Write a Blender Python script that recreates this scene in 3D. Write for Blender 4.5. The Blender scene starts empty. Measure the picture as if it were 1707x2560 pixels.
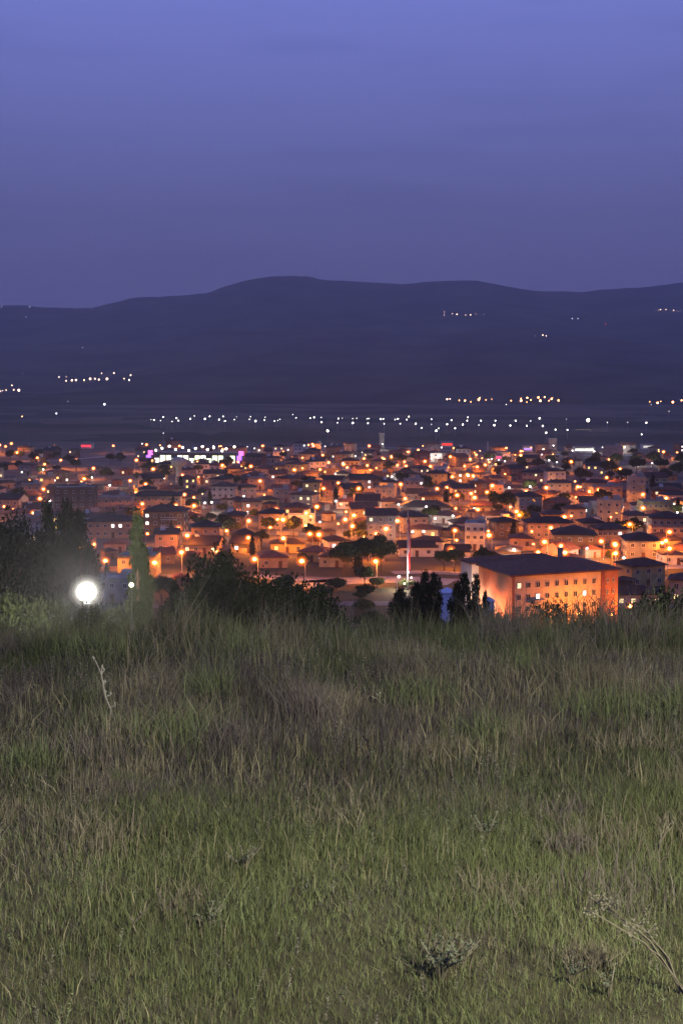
import bpy, math, random
import numpy as np
from mathutils import Vector, Matrix

# ------------------------------------------------------------------ camera, sky, sun, exposure
sc = bpy.context.scene
col = sc.collection
rnd = random.Random(7)
nrg = np.random.default_rng(11)
F, CX, CY, HORIZON = 3000.0, 853.5, 1280.0, 940.0        # focal length and centre in photograph pixels
PITCH = math.atan((CY - HORIZON) / F)
cam_d = bpy.data.cameras.new("camera")
cam_d.sensor_fit = 'VERTICAL'; cam_d.sensor_height = 36.0
cam_d.lens = 36.0 * F / 2560.0
cam_d.clip_start = 0.1; cam_d.clip_end = 40000
cam = bpy.data.objects.new("camera", cam_d); col.objects.link(cam)
cam.location = (0, 0, 0)
cam.rotation_euler = (math.radians(90) - PITCH, 0, 0)
sc.camera = cam

world = bpy.data.worlds.new("World"); sc.world = world; world.use_nodes = True
nt = world.node_tree; nt.nodes.clear()
def N(t, kind, **kw):
    n = t.nodes.new(kind)
    for k, v in kw.items(): setattr(n, k, v)
    return n
w_out = N(nt, 'ShaderNodeOutputWorld'); w_bg = N(nt, 'ShaderNodeBackground')
tc = N(nt, 'ShaderNodeTexCoord'); sep = N(nt, 'ShaderNodeSeparateXYZ')
ramp = N(nt, 'ShaderNodeValToRGB')
nt.links.new(tc.outputs['Generated'], sep.inputs[0])
nt.links.new(sep.outputs['Z'], ramp.inputs[0])
# afterglow sky: dim violet haze belt at the horizon, clear blue higher up
SKY = [(0.00, (0.070, 0.068, 0.158)), (0.07, (0.080, 0.080, 0.200)), (0.13, (0.092, 0.098, 0.258)),
       (0.21, (0.122, 0.140, 0.395)), (0.30, (0.158, 0.188, 0.560)), (0.60, (0.135, 0.18, 0.56)), (1.0, (0.12, 0.16, 0.52))]
el = ramp.color_ramp.elements
while len(el) > 1: el.remove(el[-1])
el[0].position = SKY[0][0]; el[0].color = SKY[0][1] + (1,)
for p, c in SKY[1:]:
    e = el.new(p); e.color = c + (1,)
# thin flat cloud streaks
mp = N(nt, 'ShaderNodeMapping'); mp.inputs['Scale'].default_value = (3.4, 3.4, 34.0)
nz = N(nt, 'ShaderNodeTexNoise'); nz.inputs['Scale'].default_value = 1.7; nz.inputs['Detail'].default_value = 4.0
nt.links.new(tc.outputs['Generated'], mp.inputs[0]); nt.links.new(mp.outputs[0], nz.inputs['Vector'])
cr = N(nt, 'ShaderNodeValToRGB'); cr.color_ramp.elements[0].position = 0.50; cr.color_ramp.elements[1].position = 0.72
cr.color_ramp.elements[0].color = (1.02, 1.02, 1.01, 1); cr.color_ramp.elements[1].color = (0.93, 0.94, 0.945, 1)
nt.links.new(nz.outputs['Fac'], cr.inputs[0])
mul = N(nt, 'ShaderNodeMix', data_type='RGBA', blend_type='MULTIPLY'); mul.inputs[0].default_value = 1.0
nt.links.new(ramp.outputs[0], mul.inputs[6]); nt.links.new(cr.outputs[0], mul.inputs[7])
nt.links.new(mul.outputs[2], w_bg.inputs[0]); w_bg.inputs[1].default_value = 1.13
nt.links.new(w_bg.outputs[0], w_out.inputs[0])

sun_d = bpy.data.lights.new("sun", 'SUN'); sun_d.energy = 0.03; sun_d.angle = math.radians(30); sun_d.color = (1, 0.8, 0.7)
sun = bpy.data.objects.new("sun", sun_d); col.objects.link(sun)
sun.rotation_euler = (math.radians(78), 0, math.radians(-20))          # last glow from behind the camera

sc.view_settings.view_transform = 'Standard'; sc.view_settings.look = 'None'
sc.view_settings.exposure = 0.0; sc.view_settings.gamma = 1.0; sc.view_settings.use_curve_mapping = False
cy = sc.cycles
cy.use_denoising = True; cy.denoiser = 'OPENIMAGEDENOISE'; cy.denoising_input_passes = 'RGB_ALBEDO_NORMAL'; cy.denoising_prefilter = 'ACCURATE'
cy.max_bounces = 4; cy.diffuse_bounces = 2; cy.glossy_bounces = 2; cy.transmission_bounces = 2; cy.volume_bounces = 1
cy.transparent_max_bounces = 14
cy.caustics_reflective = False; cy.caustics_refractive = False
cy.sample_clamp_indirect = 3.0; cy.sample_clamp_direct = 25.0
cy.use_light_tree = True
cy.pixel_filter_type = 'BLACKMAN_HARRIS'; cy.filter_width = 1.5

ORANGE_W, WHITE_W, FLOOD_W, HILL_W, FLAG_W = 11500.0, 3000.0, 20000.0, 6700.0, 2600.0     # radiant power of each kind of lamp
HAZE = 1.0e-4

# ------------------------------------------------------------------ helpers
def ray(px, py):
    cxv, cyv = (px - CX) / F, (CY - py) / F
    c, s = math.cos(PITCH), math.sin(PITCH)
    return Vector((cxv, c + cyv * s, -s + cyv * c))
def hash2(i, j, seed=0):
    h = np.sin(i * 127.1 + j * 311.7 + seed * 74.7) * 43758.5453
    return h - np.floor(h)
def vnoise(x, y, seed=0):
    x = np.asarray(x, float); y = np.asarray(y, float)
    i, j = np.floor(x), np.floor(y); fx, fy = x - i, y - j
    fx = fx * fx * (3 - 2 * fx); fy = fy * fy * (3 - 2 * fy)
    a, b = hash2(i, j, seed), hash2(i + 1, j, seed); c, d = hash2(i, j + 1, seed), hash2(i + 1, j + 1, seed)
    return (a * (1 - fx) + b * fx) * (1 - fy) + (c * (1 - fx) + d * fx) * fy
def fbm(x, y, seed=0, o=4):
    t = 0; a = 0.5; f = 1.0
    for k in range(o):
        t = t + a * vnoise(np.asarray(x) * f, np.asarray(y) * f, seed + k); a *= 0.5; f *= 2.03
    return t
_py = np.concatenate([np.arange(-400, 60, 0.5), np.arange(60, 3000, 5.0)])
_pz = np.interp(_py, [-400, -12, -6, 0, 11, 18, 40, 250, 3000], [1.2, -0.4, -1.15, -1.7, -2.8, -4.6, -12.5, -60, -60])
PLAIN = -60.0
def hill(y):
    return np.interp(y, _py, _pz)
RIDGE = [(-900, 800), (-600, 770), (-300, 785), (0, 765), (50, 762), (110, 768), (230, 770), (285, 757), (330, 745), (410, 741), (470, 738), (520, 732),
         (560, 716), (620, 700), (680, 690), (770, 691), (800, 698), (860, 703), (930, 706), (1000, 711), (1080, 704), (1150, 700), (1200, 702),
         (1240, 712), (1300, 722), (1350, 728), (1450, 730), (1520, 722), (1600, 720), (1660, 713), (1707, 706), (2000, 690), (2300, 720), (2700, 760)]
YR, YF = 6600.0, 2500.0
_rx, _rz = [], []
for px, py in RIDGE:
    d = ray(px, py); _rx.append(d.x / d.y * YR); _rz.append(d.z / d.y * YR)
def terrain(x, y):
    x = np.asarray(x, float); y = np.asarray(y, float)
    r = np.interp(x, _rx, _rz)
    t = np.clip((y - YF) / (YR - YF), 0, 1)
    prof = 0.12 * t + 0.88 * t ** 1.9
    back = np.clip((y - YR) / 2600, 0, 1)
    nzv = (fbm(x / 900, y / 900, 3) - 0.47) * 300 * t * (1 - t) * 2.0 + (fbm(x / 260, y / 260, 9) - 0.47) * 120 * t * (1 - t) + (fbm(x / 55, y / 55, 5, 3) - 0.45) * 10 * np.clip(t * 3, 0, 1)
    m = PLAIN + (r - PLAIN) * prof - back ** 1.3 * 420 + nzv
    return np.where(y > YF, m, hill(y))
def H(x, y): return float(terrain(x, y))
def ground_at(px, py, up=0.0, y0=20, y1=7500):
    """real point on the terrain (raised by up) behind a photograph position"""
    d = ray(px, py); k = d.x / d.y; s = d.z / d.y
    ys = np.geomspace(y0, y1, 4000)
    f = s * ys - (terrain(k * ys, ys) + up)
    idx = np.where(f < 0)[0]
    idx = idx[idx > 0]
    if len(idx) == 0: return None
    i = idx[0]; a, b = ys[i - 1], ys[i]; fa, fb = f[i - 1], f[i]
    y = a + (b - a) * fa / (fa - fb)
    return Vector((k * y, y, H(k * y, y)))

def mesh(name, verts, faces, mats=(), smooth=False, fmat=None):
    m = bpy.data.meshes.new(name)
    m.from_pydata([tuple(v) for v in verts], [], faces)
    for mt in mats: m.materials.append(mt)
    if fmat is not None: m.polygons.foreach_set('material_index', fmat)
    if smooth: m.polygons.foreach_set('use_smooth', [True] * len(m.polygons))
    m.update(); return m
def fast_mesh(name, V, T, mat, smooth=False):
    """numpy triangles"""
    m = bpy.data.meshes.new(name)
    m.vertices.add(len(V)); m.vertices.foreach_set('co', np.asarray(V, np.float32).ravel())
    k = T.shape[1]
    m.loops.add(T.size); m.loops.foreach_set('vertex_index', T.astype(np.int32).ravel())
    m.polygons.add(len(T)); m.polygons.foreach_set('loop_start', np.arange(0, T.size, k, dtype=np.int32))
    m.polygons.foreach_set('loop_total', np.full(len(T), k, np.int32))
    if smooth: m.polygons.foreach_set('use_smooth', np.ones(len(T), bool))
    m.materials.append(mat); m.update(calc_edges=True); m.validate(); return m
def ob(name, data, parent=None, loc=(0, 0, 0), rot=(0, 0, 0), scale=(1, 1, 1)):
    o = bpy.data.objects.new(name, data); col.objects.link(o)
    o.location = loc; o.rotation_euler = rot; o.scale = scale
    if parent: o.parent = parent
    return o
def tag(o, label, cat, group=None):
    o['label'] = label; o['category'] = cat
    if group: o['group'] = group
    return o
def thing(name, label, cat, loc, rz=0, group=None):
    return tag(ob(name, None, None, loc, (0, 0, rz)), label, cat, group)
class MB:
    def __init__(s): s.v = []; s.f = []; s.m = []
    def add(s, v, f, m=0):
        n = len(s.v); s.v += [tuple(p) for p in v]; s.f += [tuple(i + n for i in q) for q in f]; s.m += [m] * len(f)
    def box(s, x0, x1, y0, y1, z0, z1, m=0):
        s.add([(x0, y0, z0), (x1, y0, z0), (x1, y1, z0), (x0, y1, z0), (x0, y0, z1), (x1, y0, z1), (x1, y1, z1), (x0, y1, z1)],
              [(3, 2, 1, 0), (4, 5, 6, 7), (0, 1, 5, 4), (1, 2, 6, 5), (2, 3, 7, 6), (3, 0, 4, 7)], m)
    def tube(s, pts, rad, n=6, m=0):
        base = len(s.v); pts = [Vector(p) for p in pts]
        for i, p in enumerate(pts):
            d = (pts[min(i + 1, len(pts) - 1)] - pts[max(i - 1, 0)]).normalized()
            a = d.orthogonal().normalized() if abs(d.z) < 0.95 else Vector((1, 0, 0)); b = d.cross(a).normalized(); a = b.cross(d)
            r = rad[i] if isinstance(rad, (list, tuple)) else rad
            for k in range(n):
                t = 2 * math.pi * k / n; s.v.append(tuple(p + (a * math.cos(t) + b * math.sin(t)) * r))
        for i in range(len(pts) - 1):
            for k in range(n):
                q = base + i * n; s.f.append((q + k, q + (k + 1) % n, q + n + (k + 1) % n, q + n + k)); s.m.append(m)
        s.f.append(tuple(base + k for k in reversed(range(n)))); s.m.append(m)
        q = base + (len(pts) - 1) * n
        s.f.append(tuple(q + k for k in range(n))); s.m.append(m)
    def lathe(s, prof, n=16, m=0):
        base = len(s.v)
        for r, z in prof:
            for k in range(n):
                t = 2 * math.pi * k / n; s.v.append((r * math.cos(t), r * math.sin(t), z))
        for i in range(len(prof) - 1):
            for k in range(n):
                q = base + i * n; s.f.append((q + k, q + (k + 1) % n, q + n + (k + 1) % n, q + n + k)); s.m.append(m)
    def mesh(s, name, *mats, smooth=False): return mesh(name, s.v, s.f, mats, smooth, s.m)

# ------------------------------------------------------------------ materials
def mat(name, c, rough=0.85, var=0.25, scale=0.6, bump=0.0, c2=None, coord='Object', spec=0.2, detail=4.0, rand=0.0):
    m = bpy.data.materials.new(name); m.use_nodes = True; t = m.node_tree
    b = t.nodes['Principled BSDF']; b.inputs['Roughness'].default_value = rough; b.inputs['Specular IOR Level'].default_value = spec
    tcn = N(t, 'ShaderNodeTexCoord'); nzn = N(t, 'ShaderNodeTexNoise'); nzn.inputs['Scale'].default_value = scale; nzn.inputs['Detail'].default_value = detail
    t.links.new(tcn.outputs[coord], nzn.inputs['Vector'])
    r = N(t, 'ShaderNodeValToRGB'); r.color_ramp.elements[0].position = 0.3; r.color_ramp.elements[1].position = 0.7
    c2 = c2 or tuple(x * (1 - var) for x in c)
    r.color_ramp.elements[0].color = tuple(c2) + (1,); r.color_ramp.elements[1].color = tuple(c) + (1,)
    t.links.new(nzn.outputs['Fac'], r.inputs[0])
    out = r.outputs[0]
    if rand:
        oi = N(t, 'ShaderNodeObjectInfo'); hs = N(t, 'ShaderNodeHueSaturation'); mr = N(t, 'ShaderNodeMapRange')
        mr.inputs[3].default_value = 1 - rand; mr.inputs[4].default_value = 1 + rand
        t.links.new(oi.outputs['Random'], mr.inputs[0]); t.links.new(mr.outputs[0], hs.inputs['Value']); t.links.new(out, hs.inputs['Color']); out = hs.outputs[0]
    t.links.new(out, b.inputs['Base Color'])
    if bump:
        bp = N(t, 'ShaderNodeBump'); bp.inputs['Strength'].default_value = bump; bp.inputs['Distance'].default_value = 0.05
        t.links.new(nzn.outputs['Fac'], bp.inputs['Height']); t.links.new(bp.outputs[0], b.inputs['Normal'])
    return m
def emit(name, c, L, light=True):
    m = bpy.data.materials.new(name); m.use_nodes = True; t = m.node_tree; t.nodes.clear()
    o = N(t, 'ShaderNodeOutputMaterial'); e = N(t, 'ShaderNodeEmission'); e.inputs[0].default_value = tuple(c) + (1,); e.inputs[1].default_value = L
    t.links.new(e.outputs[0], o.inputs[0])
    m.cycles.emission_sampling = 'FRONT' if light else 'NONE'
    return m
WALLS = {'cream': (0.42, 0.36, 0.27), 'white': (0.58, 0.56, 0.53), 'grey': (0.25, 0.24, 0.24), 'pink': (0.42, 0.28, 0.24),
         'peach': (0.44, 0.30, 0.20), 'yellow': (0.46, 0.37, 0.17), 'brown': (0.18, 0.125, 0.09), 'brick': (0.28, 0.125, 0.075)}
M = {}
for k, c in WALLS.items(): M['wall_' + k] = mat('plaster_' + k, tuple(q * .88 for q in c), 0.9, 0.38, 0.45, rand=0.14)
def roof_mat(name, c):
    m = mat(name, c, 0.8, 0.45, 0.9, rand=0.2); t = m.node_tree; b = t.nodes['Principled BSDF']
    tcn = N(t, 'ShaderNodeTexCoord'); wv = N(t, 'ShaderNodeTexWave', wave_type='BANDS', bands_direction='Z'); wv.inputs['Scale'].default_value = 2.2; wv.inputs['Distortion'].default_value = 1.0
    bp = N(t, 'ShaderNodeBump'); bp.inputs['Strength'].default_value = 0.6; bp.inputs['Distance'].default_value = 0.06
    t.links.new(tcn.outputs['Object'], wv.inputs['Vector']); t.links.new(wv.outputs['Fac'], bp.inputs['Height']); t.links.new(bp.outputs[0], b.inputs['Normal'])
    return m
ROOFS = {'brown': (0.075, 0.042, 0.030), 'terracotta': (0.15, 0.060, 0.032), 'dark': (0.036, 0.024, 0.021), 'grey': (0.20, 0.19, 0.19)}
for k, c in ROOFS.items(): M['roof_' + k] = roof_mat('roof_tiles_' + k, c)
M['frame'] = mat('window_frame_paint', (0.55, 0.52, 0.48), 0.5)
M['glass'] = mat('dark_window_glass', (0.025, 0.025, 0.03), 0.12, 0.3, spec=0.5)
M['lit_warm'] = emit('lit_window_warm', (1.0, 0.72, 0.36), 2.2, False)
M['lit_white'] = emit('lit_window_white', (1.0, 0.92, 0.82), 3.0, False)
M['lit_yellow'] = emit('lit_window_yellow', (1.0, 0.62, 0.16), 2.6, False)
M['door'] = mat('door_wood', (0.10, 0.05, 0.03), 0.6)
M['metal'] = mat('galvanised_metal', (0.34, 0.34, 0.34), 0.5, 0.2, 3.0, spec=0.4)
M['dark_metal'] = mat('dark_metal', (0.05, 0.05, 0.055), 0.5)
M['concrete'] = mat('concrete', (0.33, 0.31, 0.28), 0.9, 0.3, 0.4)
M['bark'] = mat('bark', (0.09, 0.06, 0.04), 0.95, 0.4, 4.0, 0.4)
M['leaf_dark'] = mat('foliage_dark', (0.022, 0.030, 0.013), 0.9, 0.5, 0.9, spec=0.03)
M['leaf_town'] = mat('foliage_town', (0.070, 0.080, 0.025), 0.9, 0.5, 0.8, rand=0.25, spec=0.03)
M['leaf_cypress'] = mat('foliage_cypress', (0.030, 0.037, 0.017), 0.9, 0.5, 2.0, spec=0.03)
M['leaf_shrub'] = mat('foliage_shrub', (0.040, 0.050, 0.020), 0.9, 0.5, 2.0, spec=0.03)
M['asphalt'] = mat('asphalt', (0.15, 0.14, 0.13), 0.9, 0.3, 0.15, rand=0.1)
M['pavement'] = mat('pavement', (0.28, 0.26, 0.23), 0.9, 0.3, 0.5)
def glow_mat(name, c, L):
    m = emit(name, c, L, False); t = m.node_tree; e = t.nodes['Emission']; tr = N(t, 'ShaderNodeBsdfTransparent'); ad = N(t, 'ShaderNodeAddShader')
    t.links.new(e.outputs[0], ad.inputs[0]); t.links.new(tr.outputs[0], ad.inputs[1]); t.links.new(ad.outputs[0], t.nodes['Material Output'].inputs[0]); return m
M['orange_bulb'] = glow_mat('sodium_bulb', (1.0, 0.42, 0.10), 8.0); M['amber_halo'] = (glow_mat('amber_inner_halo', (1.0, 0.20, 0.016), 0.75), glow_mat('amber_outer_halo', (1.0, 0.15, 0.012), 0.20))  # amber pair: see-through emissive shells that paint an orange halo round the bulb
M['white_bulb'] = glow_mat('white_bulb', (1.0, 0.93, 0.84), 6.0); M['pale_halo'] = (glow_mat('pale_inner_halo', (1.0, 0.8, 0.7), 0.10), glow_mat('pale_outer_halo', (1.0, 0.8, 0.7), 0.05))  # pale pair: the same painted halo for white lamps
M['flood'] = glow_mat('floodlight_glass', (1.0, 0.96, 0.86), 6.0); M['hill_bulb'] = glow_mat('hill_road_bulb', (1, .95, .8), 3.0); M['flag_bulb'] = glow_mat('flag_spot_bulb', (1.0, .93, .86), 2.5)
def light_data(name, c, w, r=.12, cone=0):
    d = bpy.data.lights.new(name, 'SPOT' if cone else 'POINT')
    if cone: d.spot_size = math.radians(cone); d.spot_blend = 0.06
    d.color = c; d.energy = w; d.shadow_soft_size = r; return d
LIGHT = {'o': light_data('sodium_light', (1.0, 0.25, 0.02), ORANGE_W, .12, 179), 'p': light_data('yard_light', (1.0, 0.30, 0.04), 1500.0), 'd': light_data('sodium_wall_light', (1.0, 0.27, 0.03), 8000.0), 'w': light_data('white_light', (1.0, 0.88, 0.76), WHITE_W), 'h': light_data('hill_road_light', (1.0, 0.97, 0.76), HILL_W, .2),
         'f': light_data('floodlight_light', (1.0, 0.95, 0.82), FLOOD_W, .08), 's': light_data('flag_light', (1.0, .92, .86), FLAG_W, .08), 'g': light_data('garden_light', (1, .93, .62), 60, .05)}
M['red_bulb'] = emit('red_bulb', (1.0, 0.05, 0.03), 10.0, False)
M['far_white'] = emit('far_white_bulb', (1.0, 0.92, 0.80), 10.0, False)
M['far_orange'] = emit('far_orange_bulb', (1.0, 0.45, 0.14), 26.0, False)
M['village_bulb'] = emit('village_bulb', (1.0, 0.62, 0.42), 9.0, False)
M['village_white'] = emit('village_white_bulb', (0.9, 0.9, 1.0), 5.0, False)

# ------------------------------------------------------------------ ground, mountains, haze
def ground_mat():
    m = bpy.data.materials.new('ground_cover'); m.use_nodes = True; t = m.node_tree; b = t.nodes['Principled BSDF']
    b.inputs['Roughness'].default_value = 0.95; b.inputs['Specular IOR Level'].default_value = 0.1
    g = N(t, 'ShaderNodeNewGeometry'); sp = N(t, 'ShaderNodeSeparateXYZ'); t.links.new(g.outputs['Position'], sp.inputs[0])
    n1 = N(t, 'ShaderNodeTexNoise'); n1.inputs['Scale'].default_value = 0.05; n1.inputs['Detail'].default_value = 8; t.links.new(g.outputs['Position'], n1.inputs['Vector'])
    n2 = N(t, 'ShaderNodeTexNoise'); n2.inputs['Scale'].default_value = 4.0; n2.inputs['Detail'].default_value = 6; t.links.new(g.outputs['Position'], n2.inputs['Vector'])
    vo = N(t, 'ShaderNodeTexVoronoi'); vo.inputs['Scale'].default_value = 0.009; t.links.new(g.outputs['Position'], vo.inputs['Vector'])
    def rp(src, c0, c1, p0=0.3, p1=0.7):
        r = N(t, 'ShaderNodeValToRGB'); r.color_ramp.elements[0].position = p0; r.color_ramp.elements[1].position = p1
        r.color_ramp.elements[0].color = c0 + (1,); r.color_ramp.elements[1].color = c1 + (1,); t.links.new(src, r.inputs[0]); return r.outputs[0]
    near = rp(n2.outputs['Fac'], (0.030, 0.026, 0.014), (0.085, 0.075, 0.040))
    town = rp(n1.outputs['Fac'], (0.06, 0.05, 0.035), (0.15, 0.125, 0.095))
    vs = N(t, 'ShaderNodeSeparateColor'); t.links.new(vo.outputs['Color'], vs.inputs[0])
    field = rp(vs.outputs[0], (0.030, 0.034, 0.020), (0.11, 0.095, 0.060), 0.1, 0.9)
    def mixr(a, c, y0, y1):
        mr = N(t, 'ShaderNodeMapRange'); mr.inputs[1].default_value = y0; mr.inputs[2].default_value = y1; t.links.new(sp.outputs['Y'], mr.inputs[0])
        mx = N(t, 'ShaderNodeMix', data_type='RGBA'); t.links.new(mr.outputs[0], mx.inputs[0]); t.links.new(a, mx.inputs[6]); t.links.new(c, mx.inputs[7]); return mx.outputs[2]
    o = mixr(mixr(near, town, 370, 430), field, 1020, 1120)
    t.links.new(o, b.inputs['Base Color']); return m
xs = np.unique(np.concatenate([-np.geomspace(7.6, 5200, 50), np.linspace(-7.5, 7.5, 121), np.geomspace(7.6, 5200, 50)]))
ys = np.unique(np.concatenate([np.linspace(-380, -10, 24), np.linspace(-10, 1.9, 24), np.linspace(2, 18, 129), np.linspace(18.3, 45, 60), np.geomspace(45, YF + 120, 90)]))
X, Y = np.meshgrid(xs, ys)
Z = terrain(X, np.minimum(Y, YF)) + (fbm(X / 2.0, Y / 2.0, 21, 3) - 0.45) * 0.25 * np.clip((60 - np.abs(Y)) / 30, 0, 1) * np.clip((Y + 2) / 4, 0, 1)
def grid(name, X, Y, Z, m, smooth=True):
    r, c = X.shape; idx = np.arange(r * c).reshape(r, c)
    T = np.stack([idx[:-1, :-1], idx[:-1, 1:], idx[1:, 1:], idx[1:, :-1]], -1).reshape(-1, 4)
    return fast_mesh(name, np.stack([X, Y, Z], -1).reshape(-1, 3), T, m, smooth)
g = ob('ground', grid('ground', X, Y, Z, ground_mat())); g['kind'] = 'structure'
M['forest'] = mat('mountain_forest', (0.085, 0.080, 0.050), 0.95, 0.6, 0.004, coord='Object', spec=0.0, detail=10, c2=(0.016, 0.020, 0.014))
xm = np.arange(-5600, 5601, 32.0); ym = np.arange(YF - 20, 9000, 40.0)
X, Y = np.meshgrid(xm, ym); Zm = terrain(X, np.maximum(Y, YF + 0.01)); Zm = np.where(Y < YF + 1, PLAIN - 1.0, Zm)
o = ob('mountain', grid('mountain', X, Y, Zm, M['forest'])); o['kind'] = 'structure'
ZTOP = float(max(Zm.max(), 20)) + 60
mb = MB(); mb.box(-6200, 6200, -420, 9300, -64, ZTOP)
hz = bpy.data.materials.new('haze_air'); hz.use_nodes = True; t = hz.node_tree; t.nodes.clear()
oo = N(t, 'ShaderNodeOutputMaterial'); pv = N(t, 'ShaderNodeVolumePrincipled'); pv.inputs['Color'].default_value = (0.86, 0.82, 0.93, 1); pv.inputs['Density'].default_value = HAZE; pv.inputs['Anisotropy'].default_value = 0.6
t.links.new(pv.outputs[0], oo.inputs['Volume']); hz.cycles.homogeneous_volume = True
o = ob('haze', mb.mesh('haze', hz)); o['kind'] = 'stuff'

# ------------------------------------------------------------------ lamps
def ico(r, sub=1, sz=1.0):
    import bmesh
    bm = bmesh.new(); bmesh.ops.create_icosphere(bm, subdivisions=sub, radius=r)
    v = [(p.co.x, p.co.y, p.co.z * sz) for p in bm.verts]; f = [tuple(q.index for q in fc.verts) for fc in bm.faces]; bm.free(); return v, f
LH = 6.4
def lamp_kit(kind, bulb_mat, r, glass=None, rg=0):  # glass: inner and outer halo materials for the painted glow, rg its radius
    a = MB(); a.tube([(0, 0, 0), (0, 0, LH * 0.5), (0, 0, LH + 0.35)], [0.11, 0.09, 0.06], 8); a.tube([(0, 0, 0), (0, 0, 0.5)], [0.17, 0.15], 8)
    pole = a.mesh('pole', M['metal'])
    a = MB(); a.tube([(0, 0, LH + 0.3), (0.35, 0, LH + 0.55), (0.95, 0, LH + 0.62)], 0.05, 6); arm = a.mesh('arm', M['metal'])
    a = MB(); a.add([(0.55, -.16, LH + .55), (1.4, -.2, LH + .5), (1.4, .2, LH + .5), (0.55, .16, LH + .55), (0.6, -.1, LH + .72), (1.3, -.12, LH + .68), (1.3, .12, LH + .68), (0.6, .1, LH + .72)],
                    [(3, 2, 1, 0), (4, 5, 6, 7), (0, 1, 5, 4), (1, 2, 6, 5), (2, 3, 7, 6), (3, 0, 4, 7)]); head = a.mesh('lamp_head', M['metal'])
    v, f = ico(r, 1, 0.8); b = mesh('bulb', [(x + 1.0, y, z + LH + .5 - r * .78) for x, y, z in v], f, [bulb_mat], True)
    gl_ = None
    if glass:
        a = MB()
        for q_, (rr_, gm) in enumerate(((rg * .62, 0), (rg, 1))): v, f = ico(rr_, 2, 0.9); a.add([(x + 1.0, y, z + LH + .5 - r * .78) for x, y, z in v], f, gm)  # two added halo shells of glow, not a lamp part
        gl_ = a.mesh('glow_globe', glass[0], glass[1], smooth=True)
    return pole, arm, head, b, gl_, LIGHT[kind], (1.0, 0, LH + .5 - r * .78)
KIT_O = lamp_kit('o', M['orange_bulb'], 0.62, M['amber_halo'], 1.65); KIT_P = lamp_kit('p', M['orange_bulb'], 0.60, M['amber_halo'], 1.5); KIT_D = lamp_kit('d', M['orange_bulb'], 0.52, M['amber_halo'], 1.15); KIT_W = lamp_kit('w', M['white_bulb'], 0.60, M['pale_halo'], 1.2)
LAMPS = []          # (x, y) of every pole, for keeping houses clear
LANDMARK = []       # (phrase, x, y, reach)
def place_lamp(x, y, z, kit, rz, what, kind, s=1.0):
    o = thing('street_lamp', '', 'street lamp', (x, y, z), rz); o.scale = (s, s, s)
    ob('pole', kit[0], o); ob('arm', kit[1], o); h = ob('lamp_head', kit[2], o); ob('bulb', kit[3], h); ob('glow_globe', kit[4], h); ob('light', kit[5], h, kit[6])
    o['_k'] = kind; o['_w'] = what; LAMPS.append((x, y, o)); return o
K1, K2 = 3.6465, 3.672
ORANGE = [
 (0, 1080, K1, [(45,125),(95,105),(165,185),(355,220),(420,278),(545,243),(695,248),(335,430),(755,425),(865,330),(1230,265),(1400,345),(1175,430),(1325,462),(1045,115),(1345,115),(285,735),(1290,635),(1335,725),(385,595),(400,515),(8,120)]),
 (430, 1080, K1, [(80,118),(455,155),(830,128),(1230,125),(1280,105),(1025,170),(610,255),(475,305),(725,320),(110,395),(820,445),(1100,350),(1435,272),(1355,325),(1240,455),(1345,488),(1390,505),(1530,445),(1365,200),(115,548),(35,650),(190,660),(625,695),(935,700),(1305,685),(1240,725),(685,795),(995,815),(1215,835),(85,860),(140,945),(715,935),(1280,915),(1350,945),(1035,960),(1555,800),(1560,300)]),
 (860, 1080, K1, [(225,130),(685,158),(595,168),(990,135),(175,232),(350,238),(425,215),(495,290),(540,255),(555,310),(220,295),(665,300),(720,272),(800,308),(935,308),(905,290),(960,230),(1085,295),(1205,315),(1270,297),(1105,385),(1180,405),(1485,138),(1200,195),(1145,245),(100,465),(90,585),(125,520),(515,480),(575,592),(830,508),(940,487),(1160,545),(1050,588),(1165,608),(1365,500),(1300,535),(1215,692),(70,757),(330,720),(68,855),(305,900),(375,890),(510,815),(228,1000),(1000,880),(1345,960),(970,400),(1560,730),(20,310)]),
 (1280, 1080, K2, [(70,220),(70,165),(545,280),(1000,330),(850,403),(320,520),(110,540),(585,495),(790,538),(715,535),(1210,558),(1430,595),(45,740),(1220,688),(455,775),(330,868),(1100,840),(1415,912),(1403,992),(435,1010),(970,1015),(320,1010),(840,988),(1380,178),(895,240)]),
 (0, 1300, K1, [(962,355),(1445,395)]),
 (430, 1300, K1, [(90,285),(1215,390),(785,355)]),
 (860, 1300, K1, [(298,365),(1000,258),(1475,355)]),
 (1280, 1300, K2, [(455,298),(950,240),(915,300),(1425,275),(1400,185),(240,270)]),
]
WHITE = [
 (0, 1080, K1, [(428,158),(390,340),(845,412),(1310,390),(990,485),(1490,420),(1305,105),(455,625)]),
 (430, 1080, K1, [(385,128),(690,135),(755,148),(285,645),(375,640),(410,885),(565,715),(1480,378),(1480,628),(1350,820),(655,583),(1390,130)]),
 (860, 1080, K1, [(300,115),(350,110),(160,185),(105,218),(845,222),(895,140),(810,175),(790,238),(680,785),(820,785),(1000,765),(425,405),(740,680),(495,660),(685,575),(250,615),(630,910),(730,908),(1340,245),(1400,255),(1455,265),(1515,505)]),
 (1280, 1080, K2, [(290,158),(370,125),(560,170),(745,175),(835,140),(938,135),(985,138),(1035,138),(1090,130),(1365,255),(1280,285),(1548,215),(265,205),(340,258),(410,278),(705,262),(930,278),(1145,255),(175,498),(1000,688),(1265,388),(1525,738),(1180,855)]),
 (1280, 1300, K2, [(1040,345),(690,260),(30,270)]),
 (860, 1300, K1, [(480,515)]),
]
SPEC_W = {}
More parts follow.
